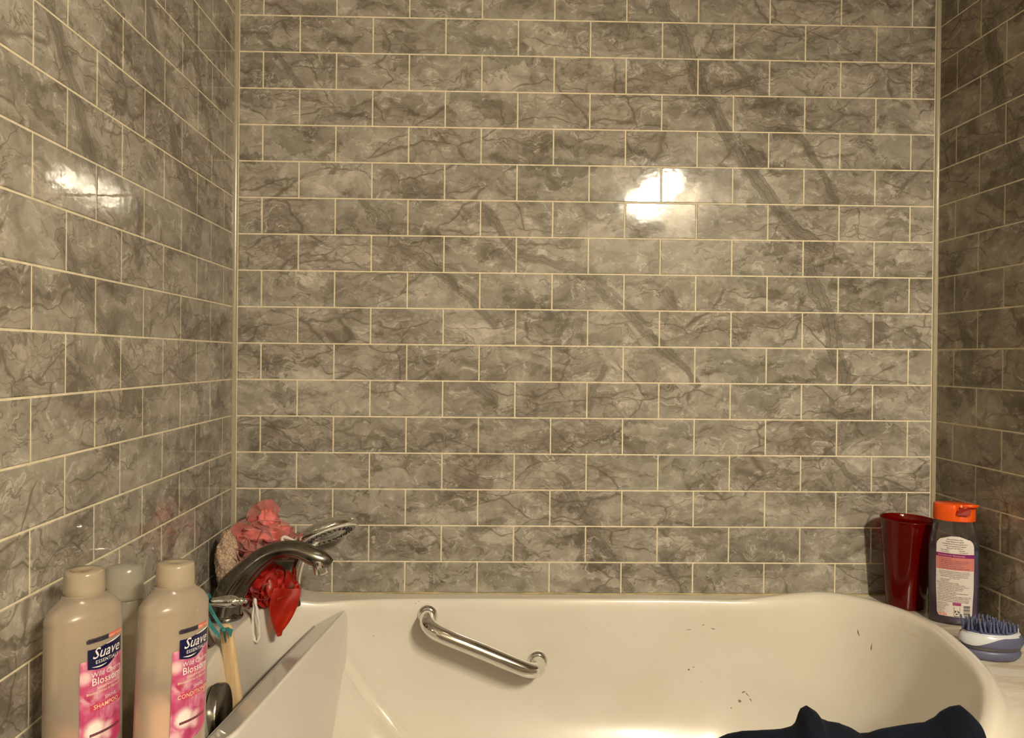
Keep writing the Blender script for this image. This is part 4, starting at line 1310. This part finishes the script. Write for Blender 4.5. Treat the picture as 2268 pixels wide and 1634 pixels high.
# ------------------------------------------------------------------ dark navy garment heaped on the front rim
M['garment'] = None
t = NT('navy_cloth')
pos = t.n('ShaderNodeTexCoord').outputs['Object']
nz_ = t.noise(pos, 30, 4)
cc = t.mix(t.maprange(nz_, 0.3, 0.75), (0.0010, 0.0018, 0.0065), (0.002, 0.0045, 0.015))
bb = t.bsdf(Base_Color=cc, Roughness=0.85, Sheen_Weight=0.06, Specular_IOR_Level=0.15)
bpn = t.n('ShaderNodeBump', {'Strength': 0.4, 'Distance': 0.001, 'Height': t.noise(pos, 700, 2)})
t.set(bb.inputs['Normal'], bpn.outputs[0])
M['garment'] = t.finish(bb.outputs[0])
SX = [.700, .712, .7323, .745, .7604, .780, .8015, .8140, .8195, .8245, .8321, .8426, .8489, .858, .8737, .887, .8998, .9120, .9256, .950, .9722, .983, .9876, .998, 1.0082, 1.016, 1.024, 1.0269, 1.030]
SZ = [-.062, -.02, .0087, .016, .0210, .0235, .0255, .0285, .0330, .0475, .0505, .0430, .0340, .0300, .0262, .0200, .0118, .0115, .0159, .021, .0262, .034, .0400, .0470, .0498, .0430, .0339, .0200, -.055]
KS = 0.849 / 0.889
GX = [.459 + (x - .459) * KS for x in SX]; GZ = [.4365 + (z - .4365) * KS for z in SZ]
gx0, gx1 = GX[0], GX[-1]
GV, GF = [], []
NX, NY = 150, 70
for i in range(NX + 1):
    x = gx0 + (gx1 - gx0) * i / NX
    sil = float(np.interp(x, GX, GZ)) - DECK - 0.002
    ex = min(1, (x - gx0) / 0.02, (gx1 - x) / 0.006)
    for j in range(NY + 1):
        v = j / NY; y = -0.935 + 0.125 * v          # -0.935 .. -0.81
        ridge = -0.842 - 0.010 * math.sin(x * 26)
        dy = (y - ridge)
        pf_ = math.exp(-(dy / (0.050 if dy < 0 else 0.020)) ** 2)
        fold = 0.010 * noise.noise(Vector((x * 22, y * 30, 1.3))) + 0.006 * math.sin(x * 120 + y * 160 + 3 * noise.noise(Vector((x * 14, y * 20, 4))))
        hgt = sil * (0.32 + 0.68 * pf_) + fold * (1 - pf_) * 1.2
        edge = ss(0, 0.10, v) * ss(1.0, 0.90, v)
        h = max(0.002, hgt) * (edge ** 0.6)
        GV.append((x + 0.004 * noise.noise(Vector((x * 30, y * 30, 7))), y, DECK + 0.0015 + h))
for i in range(NX):
    for j in range(NY):
        a = i * (NY + 1) + j
        GF.append((a, a + NY + 1, a + NY + 2, a + 1))
nb_ = len(GV)
rim_ = [i * (NY + 1) for i in range(NX + 1)] + [NX * (NY + 1) + j for j in range(1, NY + 1)] + [i * (NY + 1) + NY for i in range(NX - 1, -1, -1)] + [j for j in range(NY - 1, 0, -1)]
for q in rim_: GV.append((GV[q][0], GV[q][1], DECK + 0.0006))
for k in range(len(rim_)):
    a, b = rim_[k], rim_[(k + 1) % len(rim_)]
    GF.append((a, nb_ + k, nb_ + (k + 1) % len(rim_), b))
GF.append(tuple(range(nb_, nb_ + len(rim_))))
gar = mk('garment', GV, GF, M['garment'])
tag(gar, 'crumpled dark navy garment heaped on the front rim of the bathtub', 'garment')


# ------------------------------------------------------------------ lamps (outside the frame, seen as reflections)
def glow(name, strength, col):
    t = NT(name)
    e = t.n('ShaderNodeEmission', {'Color': col, 'Strength': strength})
    return t.finish(e.outputs[0])


M['globe'] = glow('lit_globe', LAMP_W, LAMP_C)
vl = thing('vanity_light', 'three-globe chrome vanity light bar on the right wall outside the tub', 'light', (XR - 0.01, -2.22, 1.27))
mk('back_plate', *box(XR - 0.028, XR - 0.002, -2.62, -1.82, 1.23, 1.31), M['chrome'], vl, smooth=False)
for b in BULBS:
    mk('arm', *tube([(XR - 0.02, b[1], b[2]), (b[0] + 0.04, b[1], b[2])], 0.009, 12, up=(0, 0, 1)), M['chrome'], vl)
    mk('bulb', *sphere((b[0], b[1], b[2] - 0.016), 0.050, 24), M['globe'], vl)
    mk('shade', *lathe([(0.014, 0.060), (0.034, 0.054), (0.056, 0.036), (0.068, 0.008), (0.071, -0.014), (0.0695, -0.014), (0.0665, 0.008), (0.0545, 0.035), (0.033, 0.0525), (0.014, 0.058)], 32, c=b, cap=False), M['white_plastic'], vl)
M['dome'] = glow('ceiling_dome_glow', FILL_W, (1.0, 0.80, 0.56))
cl = thing('ceiling_light', 'round ceiling dome light outside the tub alcove', 'light', (1.13, -1.25, ZC - 0.01))
mk('base', *lathe([(0.15, -0.012), (0.15, 0.0)], 32, c=(1.13, -1.25, ZC - 0.001)), M['chrome'], cl)
mk('dome', *lathe([(0.14, 0), (0.125, -0.025), (0.09, -0.05), (0.04, -0.062), (0.001, -0.064)], 32, c=(1.13, -1.25, ZC - 0.013)), M['dome'], cl)
